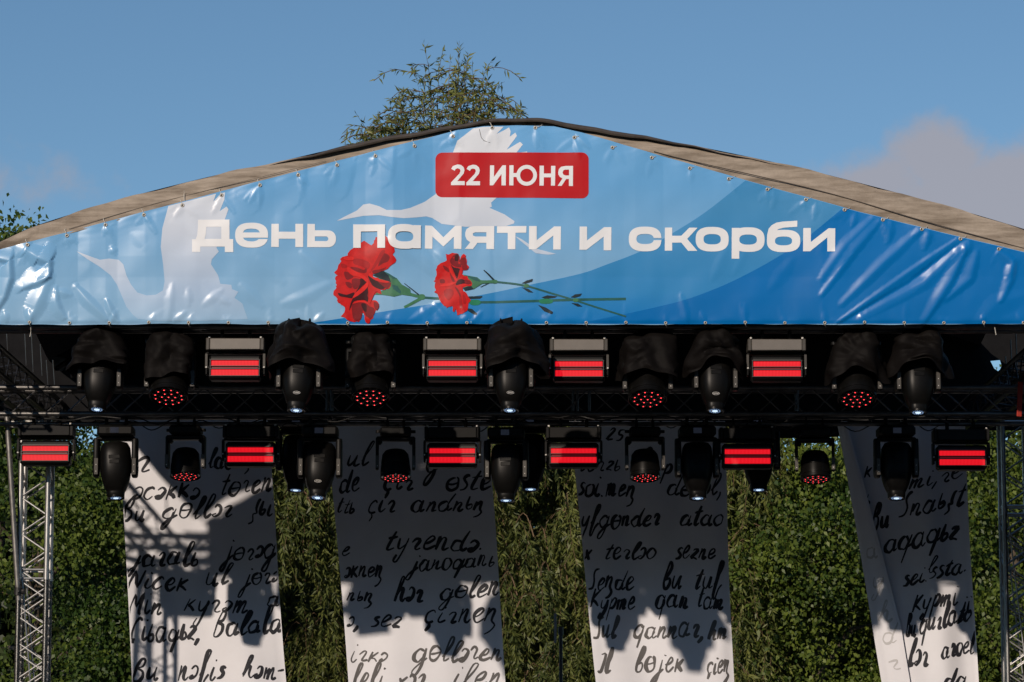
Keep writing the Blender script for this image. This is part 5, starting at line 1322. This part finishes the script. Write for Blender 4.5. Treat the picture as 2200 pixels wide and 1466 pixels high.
willow(955, 45.5, 12.8, 2.6, 1.5, 1500, 'tall willow whose shoots rise above the roof peak', 4, (3.0, 4.4), up=92, zstart=(.5, .83))
willow(800, 44.2, 7.6, 1.0, .8, 620, 'willow with hanging strands between the first two letter cloths', 5, (4.5, 5.2), zstart=(.72, .97), dx=-1.05)
willow(1330, 44.4, 8.0, 1.15, .8, 1100, 'willow with hanging strands between the second and third letter cloths', 6, (2.4, 4.0), dx=-1.05)
willow(1460, 44.5, 7.9, .8, .8, 800, 'willow with hanging strands just beyond the third letter cloth', 7, (2.6, 4.2), dx=.62)
broad(1330, 46.6, 7.6, 1.9, 1.2, .8, 20000, .072, 'broadleaf tree hidden mostly behind the third letter cloth', BL, seed=5)
broad(1760, 44.8, 7.7, 1.75, 1.1, .6, 80000, .07, 'dense sunlit leafy tree between the third and the folded letter cloth', BL, seed=6, tone_b=.06, per=44, bt=.2)
broad(2150, 45, 8.0, 1.5, 1.1, .6, 50000, .07, 'leafy tree behind the silver tower beside the folded cloth', BL, seed=8, tone_b=.08)
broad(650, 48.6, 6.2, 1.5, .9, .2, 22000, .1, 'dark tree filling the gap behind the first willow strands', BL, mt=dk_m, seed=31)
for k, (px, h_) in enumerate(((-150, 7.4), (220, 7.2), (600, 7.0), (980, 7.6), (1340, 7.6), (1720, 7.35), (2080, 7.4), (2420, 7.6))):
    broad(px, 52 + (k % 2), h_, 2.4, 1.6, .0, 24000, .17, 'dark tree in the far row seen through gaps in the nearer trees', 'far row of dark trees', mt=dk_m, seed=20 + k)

# far wood closing the view behind the trees
nn = 70000
xx = rng.uniform(-16, 16, nn); zz = rng.uniform(0, 1, nn) ** .9 * (7.0 + .5 * np.sin(xx * 1.3) + .35 * np.sin(xx * 3.1 + 1)); yy = rng.normal(0, .7, nn)
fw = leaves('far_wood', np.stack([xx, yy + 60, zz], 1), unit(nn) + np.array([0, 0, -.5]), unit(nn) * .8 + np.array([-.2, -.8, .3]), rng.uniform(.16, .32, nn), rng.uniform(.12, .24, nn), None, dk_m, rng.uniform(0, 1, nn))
tag(fw, 'dense far-off wood seen as one dark mass through the trees', 'wood')

# unseen belt of big trees added behind the camera to cut low sky light
for k in range(9):
    xx = -44 + 11 * k; yy = -14 - 2.5 * (k % 2)
    rt = empty('sky_block_tree', (xx, yy, 0)); tag(rt, 'tall tree added out of view behind the camera to cut sky light', 'tree', 'trees added behind the camera')
    hh = 17.0 + 1.6 * math.sin(k * 2.1); trunk(rt, hh, .3, (.2, .1), 5, .6, spread=3)
    nn = 3600; d = unit(nn); rr = rng.uniform(.2, 1, nn) ** .4
    pos = d * rr[:, None] * np.array([6.4, 4.0, hh * .48]) + np.array([0, 0, hh * .52])
    leaves('crown', pos, unit(nn) + np.array([0, 0, -.4]), unit(nn), rng.uniform(.5, 1.0, nn), rng.uniform(.4, .8, nn), rt, dk_m, rng.uniform(0, 1, nn))
